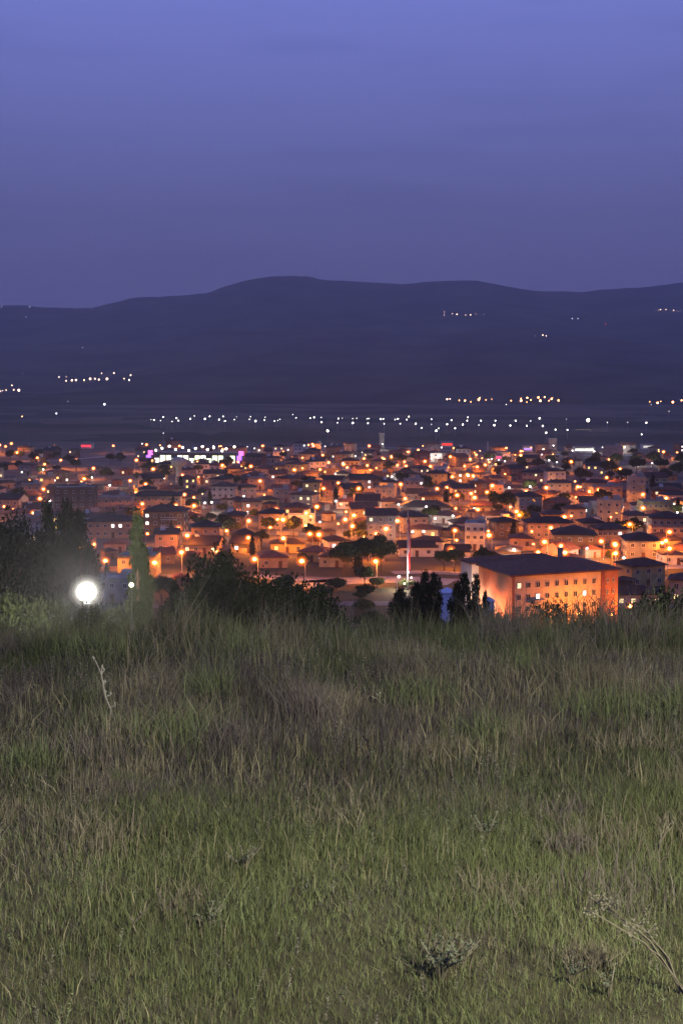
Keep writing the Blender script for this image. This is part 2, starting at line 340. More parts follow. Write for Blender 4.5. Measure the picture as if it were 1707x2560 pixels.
for data, kit, kind in ((ORANGE, KIT_O, 'orange'), (WHITE, KIT_W, 'white')):
    for x0, y0, k, pts in data:
        for zx, zy in pts:
            px, py = x0 + zx / k, y0 + zy / k
            p = ground_at(px, py, LH + 0.2, 200)
            if p is None: continue
            s = rnd.uniform(0.85, 1.12) * (0.72 if kind == 'white' else 1.0)
            if kind == 'white': p = ground_at(px, py, LH * s + 0.1, 200)
            place_lamp(p.x, p.y, p.z, kit, rnd.uniform(0, 6.28), None, kind, s)

# ------------------------------------------------------------------ houses
def win_mesh(name, pane):
    a = MB()
    a.box(-.5, .5, -.06, .0, -.5, -.42, 0); a.box(-.5, .5, -.06, .0, .42, .5, 0); a.box(-.5, -.42, -.06, 0, -.42, .42, 0); a.box(.42, .5, -.06, 0, -.42, .42, 0)
    a.box(-.03, .03, -.05, 0, -.42, .42, 0)
    a.add([(-.42, -.02, -.42), (-.03, -.02, -.42), (-.03, -.02, .42), (-.42, -.02, .42), (.03, -.02, -.42), (.42, -.02, -.42), (.42, -.02, .42), (.03, -.02, .42)], [(0, 1, 2, 3), (4, 5, 6, 7)], 1)
    return a.mesh(name, M['frame'], pane)
WIN = {k: win_mesh('window_' + k, M[m]) for k, m in (('dark', 'glass'), ('warm', 'lit_warm'), ('white', 'lit_white'), ('yellow', 'lit_yellow'))}
a = MB(); a.box(-.5, .5, -.06, 0, 0, 1); a.box(.3, .38, -.1, -.06, .45, .5); DOOR = a.mesh('door', M['door'])
a = MB(); a.box(-.35, .35, -.35, .35, 0, 1.5); a.box(-.45, .45, -.45, .45, 1.5, 1.62); CHIM = a.mesh('chimney', M['concrete'])
a = MB()
a.add([(-.9, -.9, .2), (.9, -.9, .2), (.9, .5, 1.2), (-.9, .5, 1.2), (-.9, -.85, .12), (.9, -.85, .12), (.9, .55, 1.12), (-.9, .55, 1.12)], [(0, 1, 2, 3), (7, 6, 5, 4), (0, 4, 5, 1), (1, 5, 6, 2), (2, 6, 7, 3), (3, 7, 4, 0)])
a.tube([(-.9, .7, 1.35), (.9, .7, 1.35)], .32, 8); a.box(-.8, -.74, .4, .5, 0, 1.2); a.box(.74, .8, .4, .5, 0, 1.2)
TANK = a.mesh('roof_water_heater', M['metal'])
def hip_roof(w, d, h, ov=0.7, th=0.18):
    a, b = w / 2 + ov, d / 2 + ov
    if w >= d: r = [( -(a - b), 0, h), (a - b, 0, h)]
    else: r = [(0, -(b - a), h), (0, b - a, h)]
    v = [(-a, -b, 0), (a, -b, 0), (a, b, 0), (-a, b, 0)] + r + [(-a, -b, -th), (a, -b, -th), (a, b, -th), (-a, b, -th)]
    if w >= d: f = [(0, 1, 5, 4), (1, 2, 5), (2, 3, 4, 5), (3, 0, 4)]
    else: f = [(0, 1, 4), (1, 2, 5, 4), (2, 3, 5), (3, 0, 4, 5)]
    return v, f + [(9, 8, 7, 6), (0, 6, 7, 1), (1, 7, 8, 2), (2, 8, 9, 3), (3, 9, 6, 0)]
def gable_roof(w, d, h, ov=0.6, th=0.2):
    a, b = w / 2 + ov, d / 2 + ov
    v = [(-a, -b, 0), (a, -b, 0), (a, b, 0), (-a, b, 0), (-a, 0, h), (a, 0, h), (-a, -b, -th), (a, -b, -th), (a, b, -th), (-a, b, -th), (-a, 0, h - th * 1.6), (a, 0, h - th * 1.6)]
    return v, [(0, 1, 5, 4), (2, 3, 4, 5), (6, 10, 11, 7), (8, 11, 10, 9), (0, 6, 7, 1), (2, 8, 9, 3), (0, 4, 10, 6), (4, 3, 9, 10), (1, 7, 11, 5), (5, 11, 8, 2)]
HOUSES = []
NEAR = []
def beside(x, y): return min(NEAR, key=lambda q: (q[0] - x) ** 2 + (q[1] - y) ** 2)[2]
NUMW = {0: 'no', 1: 'one', 2: 'two', 3: 'three', 4: 'four', 5: 'five', 6: 'six'}
def house(x, y, rz, w, d, st, wall, roof, rc, lit=0, litk='warm', label=None, z=None, sh=2.9, ncol=None, balcony=False, tank=False, chim=False, name=None, cat='house', litset=None, side=True):
    z = PLAIN if z is None else z
    h = st * sh + 0.3
    o = thing(name or ('apartment_block' if st > 2 else 'house'), '', cat, (x, y, z), rz)
    a = MB(); a.box(-w / 2, w / 2, -d / 2, d / 2, -0.5, h)
    a.box(-w / 2 - .06, w / 2 + .06, -d / 2 - .06, d / 2 + .06, -0.5, 0.45)
    for s in range(1, st): a.box(-w / 2 - .05, w / 2 + .05, -d / 2 - .05, d / 2 + .05, s * sh + .12, s * sh + .3)
    rh = 0
    if roof == 'gable':
        rh = d * 0.24; a.add([(-w / 2, -d / 2, h), (-w / 2, d / 2, h), (-w / 2, 0, h + rh), (w / 2, -d / 2, h), (w / 2, d / 2, h), (w / 2, 0, h + rh)], [(0, 2, 1), (3, 4, 5), (0, 3, 5, 2), (1, 2, 5, 4)])
    if roof == 'flat':
        for q in ((-w / 2 - .08, w / 2 + .08, -d / 2 - .08, -d / 2 + .2), (-w / 2 - .08, w / 2 + .08, d / 2 - .2, d / 2 + .08), (-w / 2 - .08, -w / 2 + .2, -d / 2 + .2, d / 2 - .2), (w / 2 - .2, w / 2 + .08, -d / 2 + .2, d / 2 - .2)):
            a.box(*q, h - .12, h + .6)
    ob('wall', a.mesh('wall', M['wall_' + wall]), o)
    if roof == 'hip':
        rh = min(w, d) * 0.2; v, f = hip_roof(w, d, rh); r = ob('roof', mesh('roof', v, f, [M['roof_' + rc]]), o, (0, 0, h + .2))
    elif roof == 'gable':
        v, f = gable_roof(w, d, rh * (d / 2 + .6) / (d / 2)); r = ob('roof', mesh('roof', v, f, [M['roof_' + rc]]), o, (0, 0, h + .02))
    else:
        a = MB(); a.box(-w / 2 + .22, w / 2 - .22, -d / 2 + .22, d / 2 - .22, h, h + .1); a.box(w * .1, w * .1 + 2.6, 0, 2.6, h, h + 2.1); r = ob('roof', a.mesh('roof', M['concrete']), o); rh = 0.1
    if chim: ob('chimney', CHIM, r, (w * .2, d * .12, rh * .4 if roof != 'flat' else h))
    if tank: ob('water_heater', TANK, r, (-w * .18, -d * .12, (rh * .5) if roof != 'flat' else h))
    ncol = ncol or max(2, int(w / 3.0)); spots = []
    for s in range(st):
        for c in range(ncol):
            spots.append((s, c))
    ls = litset
    if ls is None:
        cand = [q for q in spots if not (q == (0, ncol // 2))]
        ls = set(rnd.sample(cand, min(lit, len(cand))))
    for (s, c) in spots:
        xx = (c + .5) / ncol * w - w / 2
        if (s, c) == (0, ncol // 2) and name is None:
            ob('door', DOOR, o, (xx, -d / 2 - .06, 0), (0, 0, 0), (1.1, 1.4, 2.2)); continue
        ob('window', WIN[litk if (s, c) in ls else 'dark'], o, (xx, -d / 2, s * sh + 1.65), (0, 0, 0), (1.25, 1.6, 1.35))
    if side:
        sgn = 1 if x < 0 else -1                    # the gable end that shows
        for s in range(st):
            for c in range(max(1, int(d / 4))):
                yy = (c + .5) / max(1, int(d / 4)) * d - d / 2
                ob('window', WIN['dark'], o, (sgn * w / 2, yy, s * sh + 1.65), (0, 0, math.radians(90) * sgn), (1.2, 1.6, 1.3))
    if balcony:
        for s in range(1, st):
            a = MB(); bw = w * .4; a.box(-bw / 2, bw / 2, -1.3, 0, -.15, 0); a.box(-bw / 2, bw / 2, -1.3, -1.24, .85, .95)
            for i in range(9): q = -bw / 2 + .03 + (bw - .06) * i / 8; a.box(q - .03, q + .03, -1.29, -1.25, 0, .85)
            ob('balcony', a.mesh('balcony', M['frame']), o, (w * .15, -d / 2 - .05, s * sh + .25))
    if label is None:
        n = len(ls); sw = {1: 'one storey', 2: 'two storey', 3: 'three storey', 4: 'four storey', 5: 'five storey'}[st]
        ex = [q for q, t_ in (('a balcony', balcony), ('a roof water heater', tank), ('a chimney', chim)) if t_]
        litw = {'warm': 'amber', 'white': 'white', 'yellow': 'yellow'}[litk]
        label = f"{wall} {sw} house, " + {'hip': f'{rc} hipped roof', 'gable': f'{rc} gabled roof', 'flat': 'flat roof'}[roof] + (f", {NUMW[n]} {litw} lit window" + ('s' if n > 1 else '') if n else ", dark windows") + (', ' + ex[0] if ex else '')
    o['_d'] = f"{wall} " + {1: 'one storey', 2: 'two storey', 3: 'three storey', 4: 'four storey'}[st] + ' house'
    NEAR.append((x, y, o['_d'])); del o['_d']
    tag(o, label, cat, 'town houses'); HOUSES.append((x, y, max(w, d) / 2 + .5 * min(w, d) / 2, o)); return o
HERO = []
def house_px(px0, px1, pybase, rz, d, st, *args, **kw):
    """a house whose foot shows at pybase between px0 and px1"""
    p = ground_at((px0 + px1) / 2, pybase, 0, 200)
    w = (px1 - px0) / F * p.y / max(.8, math.cos(rz))
    w = max(5.0, w)
    HERO.append((px0, px1, pybase, pybase - (st * 2.9 + 1.5) / p.y * F, p.y))
    return house(p.x, p.y + d / 2, rz, w, d, st, *args, **kw)
R = math.radians
hp = house_px
hp(0, 56, 1283, R(-14), 9, 2, 'pink', 'gable', 'dark', label='pale pink gabled house above the dark garden trees', chim=True)
hp(50, 100, 1243, R(5), 8, 2, 'peach', 'flat', 'dark', label='peach flat house glowing orange above the garden trees')
hp(134, 236, 1290, R(4), 10, 4, 'brown', 'flat', 'dark', label='large dull brown unlit apartment block behind the tall cypresses', cat='apartment block', side=False)
hp(242, 330, 1279, R(-3), 9, 2, 'pink', 'flat', 'dark', label='wide pink flat-roofed building beside the dull brown block')
hp(330, 450, 1274, R(2), 10, 2, 'peach', 'hip', 'dark', label='long peach house with dark hipped roof lit by a lamp')
hp(216, 328, 1345, R(3), 11, 2, 'peach', 'hip', 'dark', litset={(1, 3), (1, 4)}, litk='white', label='wide house with dark hip roof and two bright white upstairs windows', ncol=6)
hp(360, 462, 1338, R(-3), 10, 3, 'brown', 'hip', 'brown', litset={(1, 0), (2, 0)}, litk='white', ncol=5, balcony=True, label='brown three storey block with two white windows stacked at its corner', cat='apartment block')
hp(531, 589, 1247, R(-6), 9, 2, 'white', 'hip', 'dark', label='white two storey house with tall dark windows and dark hip roof', ncol=4)
hp(603, 638, 1250, R(3), 8, 2, 'pink', 'hip', 'brown', label='small pink house right beside the white house with tall windows')
hp(682, 724, 1257, R(4), 8, 2, 'pink', 'flat', 'dark', label='pink two storey cube house behind the long white wall')
hp(720, 786, 1310, R(2), 6, 1, 'white', 'flat', 'dark', label='long low white building with blank pale walls', side=False)
hp(477, 548, 1360, R(4), 9, 2, 'peach', 'hip', 'dark', label='house with dark hip roof over a pale lit terrace', balcony=True)
hp(580, 642, 1358, R(-4), 9, 1, 'brown', 'hip', 'dark', litset={(0, 0), (0, 1), (0, 3)}, litk='yellow', ncol=5, label='low house with three yellow windows under a dark hip roof')
hp(1011, 1058, 1230, R(2), 9, 2, 'cream', 'flat', 'dark', ncol=4, litset={(1, 3)}, litk='white', label='cream cube house with rows of dark openings and one white window', cat='house')
hp(1226, 1260, 1246, R(-8), 8, 2, 'pink', 'flat', 'dark', label='pink house glowing red under two orange lamps')
hp(1002, 1130, 1287, R(-3), 12, 1, 'grey', 'hip', 'dark', label='long low grey building under a wide dark hip roof')
hp(1167, 1216, 1376, R(-10), 9, 3, 'white', 'flat', 'dark', ncol=3, label='white three storey house with small dark windows behind the dormitory', cat='house')
hp(997, 1085, 1392, R(2), 7, 1, 'white', 'gable', 'dark', label='long white shed behind the flagpole', cat='shed')
hp(1294, 1352, 1294, R(5), 9, 3, 'grey', 'hip', 'dark', ncol=4, label='grey three storey house with a grid of dark windows', cat='house')
hp(1480, 1554, 1249, R(3), 9, 2, 'peach', 'flat', 'dark', label='peach flat-roofed building in bright orange lamplight beside the tower house')
hp(1574, 1614, 1258, R(-4), 9, 4, 'cream', 'flat', 'dark', label='tall narrow cream tower house glowing orange', cat='apartment block', balcony=True)
hp(1603, 1680, 1292, R(4), 9, 2, 'yellow', 'flat', 'dark', ncol=6, label='wide yellow building with a row of small square windows')
hp(1630, 1712, 1358, R(-5), 10, 3, 'peach', 'hip', 'brown', ncol=5, label='three storey peach house at the right with dark square windows')
hp(1316, 1428, 1348, R(3), 9, 2, 'pink', 'hip', 'dark', ncol=6, label='long pink two storey house behind the dark hip roof')
hp(1389, 1492, 1382, R(-6), 12, 2, 'brown', 'hip', 'dark', label='big brown house under a broad dark hip roof', litset={(1, 4)}, litk='white')
hp(1490, 1566, 1366, R(3), 9, 2, 'peach', 'hip', 'brown', litset={(1, 4)}, litk='white', ncol=6, label='long peach house with one white window near its end')
hp(1569, 1650, 1398, R(-4), 12, 2, 'grey', 'hip', 'dark', label='broad grey house with huge dark roof beside the white yard lamp')
hp(1655, 1707, 1412, R(2), 8, 1, 'white', 'hip', 'brown', label='low white house beside the lamplit right-hand road')
hp(880, 960, 1404, R(3), 8, 1, 'peach', 'hip', 'terracotta', label='small peach house with terracotta roof next to the curving road')
hp(800, 860, 1418, R(-5), 8, 1, 'cream', 'hip', 'terracotta', label='low cream house with terracotta roof above the curving road')
hp(645, 715, 1420, R(6), 9, 1, 'peach', 'hip', 'terracotta', label='peach house with terracotta roof behind the round bush')

# landmark: dormitory ------------------------------------------------------------------
def dormitory():
    cor = Vector((38.6, 268.0)); fx = Vector((25.6, 9.0)).normalized(); fy = Vector((-fx.y, fx.x))
    rz = math.atan2(fx.y, fx.x); W, Dp, Ht, sh = 27.4, 17.2, 15.0, 2.72
    o = thing('dormitory', 'large orange-lit dormitory with four rows of windows and dark hipped roof', 'building', (cor.x, cor.y, PLAIN), rz)
    mo = mat('dormitory_plaster', (0.55, 0.42, 0.29), 0.9, 0.25, 0.25); mr = mat('dormitory_brick_red', (0.36, 0.15, 0.08), 0.9, 0.2, 0.4); mw = mat('dormitory_rear_plaster', (0.50, 0.45, 0.39), 0.9, 0.15, 0.3)
    wf = 22.9                                       # plaster part of the front, then a red end bay
    a = MB(); a.box(0.6, wf, 0, Dp - .6, -.5, Ht); ob('front_wall', a.mesh('front_wall', mo), o)
    a = MB(); a.box(wf + .75, W, -.25, Dp - .7, -.5, Ht - .01); ob('end_bay', a.mesh('end_bay', mr), o)
    a = MB(); a.box(wf, wf + .75, -.6, Dp - .65, -.5, Ht); ob('pilaster', a.mesh('pilaster', mat('dormitory_dark_red', (0.22, 0.07, 0.04), .9)), o)
    a = MB(); a.box(0, .6, -.12, Dp, -.5, Ht); a.box(-.06, 0, -.06, 4.2, -.5, Ht - .3); a.box(-.06, 0, Dp - 4.2, Dp, -.5, Ht - .3); ob('side_wall', a.mesh('side_wall', mr), o)
    a = MB(); a.box(-1.9, W - 6, Dp + .01, Dp + 6, -.5, Ht + .2); rw = ob('rear_wing', a.mesh('rear_wing', mw), o)
    for s in range(5):
        for c in range(2): ob('window', WIN['dark'], rw, (-1.45 + c * .95, Dp + .01, 1.6 + s * sh), (0, 0, 0), (.6, 1.6, 1.3))
    DR = roof_mat('dormitory_roof', (.17, .078, .052)); v, f = hip_roof(W + .4, Dp + .2, 2.0, .7, .35); r = ob('roof', mesh('roof', v, f, [DR]), o, (W / 2, Dp / 2, Ht + .35))
    v, f = hip_roof(W - 4.1, 6.0, 1.0, .4, .35); ob('roof', mesh('rear_roof', v, f, [DR]), o, ((W - 7.9) / 2, Dp + 3.2, Ht + .62))
    ob('chimney', CHIM, r, (4, 1.2, 1.6), (0, 0, 0), (1.3, 1.3, 1.5))
    lit = {(3, 2): 'white', (3, 7): 'white', (4, 0): 'warm'}
    for s in range(1, 5):
        for c in range(9):
            k = lit.get((s, c), 'dark'); ob('window', WIN[k], o, (1.7 + c * 2.42, 0, 0.9 + s * sh + .95), (0, 0, 0), (1.05, 2.2, 1.35))
        for c in range(2): ob('window', WIN['dark'], o, (wf + 1.75 + c * 1.5, -.25, .9 + s * sh + .95), (0, 0, 0), (.5, 1.6, 1.1))
    a = MB(); a.box(-1.4, 1.4, -1.2, 0, -.15, 0); a.box(-1.4, 1.4, -1.2, -1.1, 0, .75); a.box(-1.4, -1.3, -1.1, 0, 0, .75); a.box(1.3, 1.4, -1.1, 0, 0, .75)
    ob('balcony', a.mesh('balcony', mo), o, (6.6, -.05, .9 + 3 * sh - .45))
    for zz in (Ht - .3,): a = MB(); a.box(.62, wf - .02, -.14, 0, zz - .25, zz + .28); ob('cornice', a.mesh('cornice', mo), o)
    ob('door', DOOR, o, (12.6, 0, 0), (0, 0, 0), (1.8, 2, 2.4))
    HOUSES.append((cor.x + 12, cor.y + 14, 24, o)); HOUSES.append((cor.x + 2, cor.y + 22, 12, o)); HOUSES.append((cor.x + 22, cor.y + 8, 12, o))
    def P(u, v): q = cor + fx * u + fy * v; return q
    for u, v, s in ((13.2, -8.0, 1.04), (20.5, -9.5, .98), (30.0, -2.5, 1.0), (-5.0, 5.5, .95)):  # second lamp is added to spread orange light over the front
        q = P(u, v); place_lamp(q.x, q.y, PLAIN, KIT_D, rz + (1.57 if u > 0 else 0), 'beside the wall of the big dormitory, the second of them added to spread light', 'orange', s)
    q = P(-4.0, 14.5); place_lamp(q.x, q.y, PLAIN, KIT_W, 0, 'at the side of the big dormitory', 'white', 1.05)
    q = P(-3.4, 9.2); place_lamp(q.x, q.y, PLAIN, KIT_W, 0, 'at the side of the big dormitory', 'white', .8)
    return o
dorm = dormitory()
LANDMARK.append(('the big dormitory', 52, 282, 32))

# landmark: flagpole with hanging flag --------------------------------------------------
def flagpole():
    p = ground_at(1018, 1472, 0, 200); hgt = 22.0
    o = thing('flagpole', 'tall white flagpole with red flag hanging limp, lit from below', 'flagpole', (p.x, p.y, p.z))
    a = MB(); a.tube([(0, 0, 0), (0, 0, hgt * .5), (0, 0, hgt)], [.16, .12, .07], 8); ob('pole', a.mesh('pole', mat('white_pole_paint', (.72, .70, .68), .4)), o)
    v, f = ico(.16, 1); ob('finial', mesh('finial', v, f, [M['metal']], True), o, (0, 0, hgt + .1))
    a = MB(); a.box(-.6, .6, -.6, .6, -.3, .35); ob('base', a.mesh('base', M['concrete']), o)
    flag = tag(ob('flag', None, None, (p.x, p.y, p.z)), 'limp red flag with white emblem folds hanging on the tall pole', 'flag')
    V, Fc, fm = [], [], []; nu, nv = 12, 22
    for j in range(nv + 1):
        tz = j / nv; wz = .28 + .55 * math.sin(min(1, tz * 1.25) * 2.6) * (1 - .25 * tz)
        for i in range(nu + 1):
            u = i / nu; V.append((.16 + u * wz, .22 * math.sin(u * 14 + tz * 2) * (1 - .3 * u), 5.2 + (hgt - 6.0) * (1 - tz) + .25 * math.sin(u * 9) * tz - u * 1.3 * (1 - tz)))
    for j in range(nv):
        for i in range(nu):
            q = j * (nu + 1) + i; Fc.append((q, q + 1, q + nu + 2, q + nu + 1)); fm.append(1 if (2 < j < 15 and 3 < i < 7 and (i + j) % 5 != 0) else 0)
    red = mat('flag_red', (.62, .03, .03), .8, .2, 2.0); wh = mat('flag_white', (.8, .76, .74), .8, .1, 2.0)
    bpy.data.objects.remove(flag); flag = tag(ob('flag', mesh('flag', V, Fc, [red, wh], True, fm), None, (p.x, p.y, p.z)), 'limp red and white flag hanging down the tall white pole', 'flag')
    for i, (dx, dy) in enumerate(((-.9, -1.6), (1.0, -1.5), (.1, -2.4))):
        s = thing('spotlight', 'small white spotlight aimed up at the hanging flag', 'spotlight', (p.x + dx, p.y + dy, p.z + .0), 0, 'flagpole spotlights')
        hb = 1.2 + 1.7 * i; a = MB(); a.tube([(0, 0, 0), (0, 0, hb)], .06, 6); a.box(-.2, .2, -.1, .25, hb, hb + .3); ob('housing', a.mesh('housing', M['dark_metal']), s)
        v, f = ico(.26, 1); ob('bulb', mesh('bulb', v, f, [M['flag_bulb']], True), s, (0, .05, hb + .55)); ob('light', LIGHT['s'], s, (0, .05, hb + .55))
    LAMPS.append((p.x, p.y, None)); LANDMARK.append(('the tall flagpole', p.x, p.y, 20))
flagpole()

# landmark: water tower ------------------------------------------------------------------
p = ground_at(448, 1206, 0, 200)
o = thing('water_tower', 'mushroom-shaped concrete water tower lit red-orange at its foot', 'water tower', (p.x, p.y, p.z))
a = MB(); a.lathe([(2.1, -.3), (1.7, 4), (1.7, 8.2), (2.3, 9.0)], 20); ob('shaft', a.mesh('shaft', M['concrete'], smooth=True), o)
a = MB(); a.lathe([(2.3, 9.0), (4.4, 10.4), (4.6, 12.6), (4.3, 13.2), (2.4, 14.2), (0.01, 14.6)], 20); ob('tank', a.mesh('tank', M['concrete'], smooth=True), o)
a = MB(); a.tube([(0, 0, 14.5), (0, 0, 17)], .06, 6); ob('antenna', a.mesh('antenna', M['metal']), o)
HOUSES.append((p.x, p.y, 7, o)); LANDMARK.append(('the mushroom water tower', p.x, p.y, 28))

# landmark: brightly lit market hall ------------------------------------------------------
pa, pb = ground_at(385, 1158, 0, 200), ground_at(592, 1160, 0, 200)
W = (pb - pa).length; mid = (pa + pb) / 2
o = thing('market_hall', 'long hall with glowing greenish-white front and violet sign boxes', 'hall', (mid.x, mid.y, PLAIN), math.atan2(pb.y - pa.y, pb.x - pa.x))
a = MB(); a.box(-W / 2, W / 2, 0, 16, -.3, 7.2); ob('wall', a.mesh('wall', M['wall_grey']), o)
a = MB(); a.box(-W / 2 - .8, W / 2 + .8, -2.2, 16.6, 7.2, 7.8); ob('roof', a.mesh('roof', M['roof_grey']), o)
gl = emit('shop_front_glow', (.95, 1.0, .66), 2.2, False); gl2 = emit('shop_front_white', (1, .95, .85), 2.6, False)
for i in range(14):
    x0 = -W / 2 + .6 + (W - 1.2) * i / 14; ww = (W - 1.2) / 14 - .7
    a = MB(); a.box(x0, x0 + ww, -.08, 0, .6, 5.6 if i % 3 else 3.6); ob('window', a.mesh('window', gl if i % 4 else gl2), o)
vio = emit('violet_sign', (.42, .16, 1.0), 2.2, False); pk = emit('magenta_sign', (1.0, .16, .8), 2.4, False)
for xx, mm in ((-W / 2 - 2.2, pk), (-W / 2 - 3.6, vio), (W / 2 + 1.8, vio), (W / 2 + 3.2, pk)):
    a = MB(); a.box(xx - 1.6, xx + 1.6, -.5, .3, 2.6 if mm is vio else 5.8, 5.7 if mm is vio else 8.8); a.box(xx - .12, xx + .12, -.2, 0, -.2, 3.4 if mm is vio else 6.1); ob('sign_box', a.mesh('sign_box', mm), o)
for i in range(13):
    x0 = -W / 2 + 2 + (W - 4) * i / 12 + rnd.uniform(-1, 1); zz = 9 + (i * 7 % 5) * .7
    a = MB(); a.tube([(x0, 0, 7.6), (x0, 0, zz)], .06, 5); ob('roof_pole', a.mesh('roof_pole', M['metal']), o)
    v, f = ico(.85, 1); ob('roof_bulb', mesh('roof_bulb', v, f, [M['far_white']], True), o, (x0, 0, zz))
HOUSES += [(mid.x - W / 3, mid.y + 8, 20, o), (mid.x, mid.y + 8, 20, o), (mid.x + W / 3, mid.y + 8, 20, o)]
LANDMARK.append(('the long glowing market hall', mid.x, mid.y, 55))

# towers, mast and lit signs at the far town edge --------------------------------------------
def tower(px, pyb, wpx, pyt, label, wall, nm='silo_tower'):
    p = ground_at(px, pyb, 0, 200); w = wpx / F * p.y; h = (pyb - pyt) / F * p.y
    o = thing(nm, label, 'tower', (p.x, p.y, p.z)); a = MB(); a.box(-w / 2, w / 2, -w / 2, w / 2, -.3, h); a.box(-w / 2 - .3, w / 2 + .3, -w / 2 - .3, w / 2 + .3, h - 1.5, h - .8); ob('wall', a.mesh('wall', M['wall_' + wall]), o)
    a = MB(); a.box(-w / 2 - .4, w / 2 + .4, -w / 2 - .4, w / 2 + .4, h, h + .5); ob('roof', a.mesh('roof', M['concrete']), o)
    for s in range(int(h / 5)): ob('window', WIN['dark'], o, (0, -w / 2, 3 + s * 4.5), (0, 0, 0), (2, 1.6, 1.8))
    HOUSES.append((p.x, p.y, w, o)); LANDMARK.append((label, p.x, p.y, 0))
tower(954, 1122, 13, 1084, 'slim grey tower rising at the far edge of town', 'grey')
tower(1379, 1126, 19, 1097, 'squat pink tower with a white lamp at the far edge of town', 'pink')
p = ground_at(1218, 1142, 0, 200); o = thing('radio_mast', 'thin pale radio mast at the far edge of town', 'mast', (p.x, p.y, p.z))
a = MB(); hh = 38 / F * p.y; a.tube([(0, 0, 0), (0, 0, hh)], [.7, .45], 8); ob('mast', a.mesh('mast', M['concrete']), o); a = MB(); a.box(-1, 1, -1, 1, -.3, .5); ob('base', a.mesh('base', M['concrete']), o)
def lit_hall(px0, px1, pyb, hpx, c, L, label, wall='white'):
    p = ground_at((px0 + px1) / 2, pyb, 0, 200); w = (px1 - px0) / F * p.y; h = max(3.5, hpx / F * p.y)
    o = thing('shop_building', label, 'building', (p.x, p.y, p.z)); a = MB(); a.box(-w / 2, w / 2, 0, 10, -.3, h + 1); ob('wall', a.mesh('wall', M['wall_' + wall]), o)
    a = MB(); a.box(-w / 2 - .4, w / 2 + .4, -1.0, 10.4, h + 1, h + 1.4); ob('roof', a.mesh('roof', M['roof_grey']), o)
    e = emit('sign_glow', c, L, False); n = max(1, int(w / 7))
    for i in range(n): a = MB(); x0 = -w / 2 + .3 + (w - .6) * i / n; a.box(x0, x0 + (w - .6) / n - .4, -.12, 0, h * .45, h * .9); ob('sign_panel', a.mesh('sign_panel', e), o)
    HOUSES.append((p.x, p.y + 5, w / 2 + 3, o))
lit_hall(203, 230, 1122, 8, (1, .03, .06), 2.2, 'low shop with a glowing red sign at the far edge of town')
lit_hall(1103, 1132, 1118, 7, (1, .04, .02), 1.8, 'low shop with a red glowing roof sign near a white lamp')
lit_hall(1436, 1484, 1132, 7, (.95, 1, .85), 2.6, 'long low building with bright white front at the far edge of town')
lit_hall(1308, 1330, 1130, 5, (.45, .25, 1), 1.6, 'low building with a violet light strip at the far edge of town')
lit_hall(1606, 1634, 1124, 7, (1, .95, .9), .8, 'pale warehouse with a dim white front at the far right edge')
lit_hall(1225, 1275, 1146, 6, (1, .35, .25), .9, 'long shop row with a reddish glowing front')
lit_hall(1225, 1255, 1152, 5, (1, .1, .25), 1.5, 'small shop with a pink glowing sign below the shop row')

# white tent and pale hut beside dormitory trees ---------------------------------------------
p = ground_at(1118, 1560, 0, 120); p = Vector((ray(1118, 1500).x / ray(1118, 1500).y * 215, 215, hill(215)))
def hut(px, dist, wpx, top_py, label, c):
    d = ray(px, top_py); x = d.x / d.y * dist; zt = d.z / d.y * dist; z = H(x, dist); w = wpx / F * dist; h = zt - z
    o = thing('garden_hut', label, 'hut', (x, dist, z)); a = MB(); a.box(-w / 2, w / 2, 0, w, -1.5, h); ob('wall', a.mesh('wall', mat('hut_paint', c, .8, .1)), o)
    v, f = hip_roof(w, w, .9, .25, .1); ob('roof', mesh('roof', v, f, [mat('hut_roof', tuple(q * .85 for q in c), .7, .1)]), o, (0, w / 2, h)); ob('door', DOOR, o, (0, 0, 0), (0, 0, 0), (.9, 1.4, 2.0))
    return o
hut(1119, 232, 33, 1482, 'pale blue-white hut standing between the dark conifers', (.62, .68, .85))
hut(1222, 240, 26, 1504, 'small pale hut at the foot of the dormitory side wall', (.55, .58, .66))

# ------------------------------------------------------------------ roads
def strip(name, pts, width, m, up=.05):
    V, Fc = [], []
    P = [Vector((x, y, 0)) for x, y in pts]
    for i, q in enumerate(P):
        d = (P[min(i + 1, len(P) - 1)] - P[max(i - 1, 0)]).normalized(); n = Vector((-d.y, d.x, 0)) * width / 2
        for s in (1, -1): w = q + n * s; V.append((w.x, w.y, H(w.x, w.y) + up))
    for i in range(len(P) - 1): Fc.append((2 * i, 2 * i + 1, 2 * i + 3, 2 * i + 2))
    o = ob(name, mesh(name, V, Fc, [m])); o['kind'] = 'structure'; return o
ROADS = []
def road_px(pts, width):
    q = []
    for px, py in pts: g_ = ground_at(px, py, 0, 200); q.append((g_.x, g_.y))
    o = strip('road', q, width, M['pavement']); 
    for i in range(len(q) - 1):
        for k in range(8): t_ = k / 8; ROADS.append((q[i][0] * (1 - t_) + q[i + 1][0] * t_, q[i][1] * (1 - t_) + q[i + 1][1] * t_, width / 2))
road_px([(600, 1475), (720, 1466), (800, 1458), (880, 1452), (960, 1449), (1040, 1450), (1130, 1456)], 11)
road_px([(640, 1440), (760, 1452), (860, 1452)], 7)
road_px([(980, 1432), (1060, 1430), (1150, 1434)], 6)
road_px([(1530, 1424), (1600, 1420), (1660, 1416), (1760, 1414)], 10)
road_px([(860, 1176), (900, 1166), (960, 1165), (1010, 1170), (1060, 1178)], 9)
road_px([(60, 1153), (160, 1150), (330, 1136), (400, 1134)], 9)
road_px([(900, 1120), (1000, 1119), (1300, 1136), (1720, 1140)], 9)

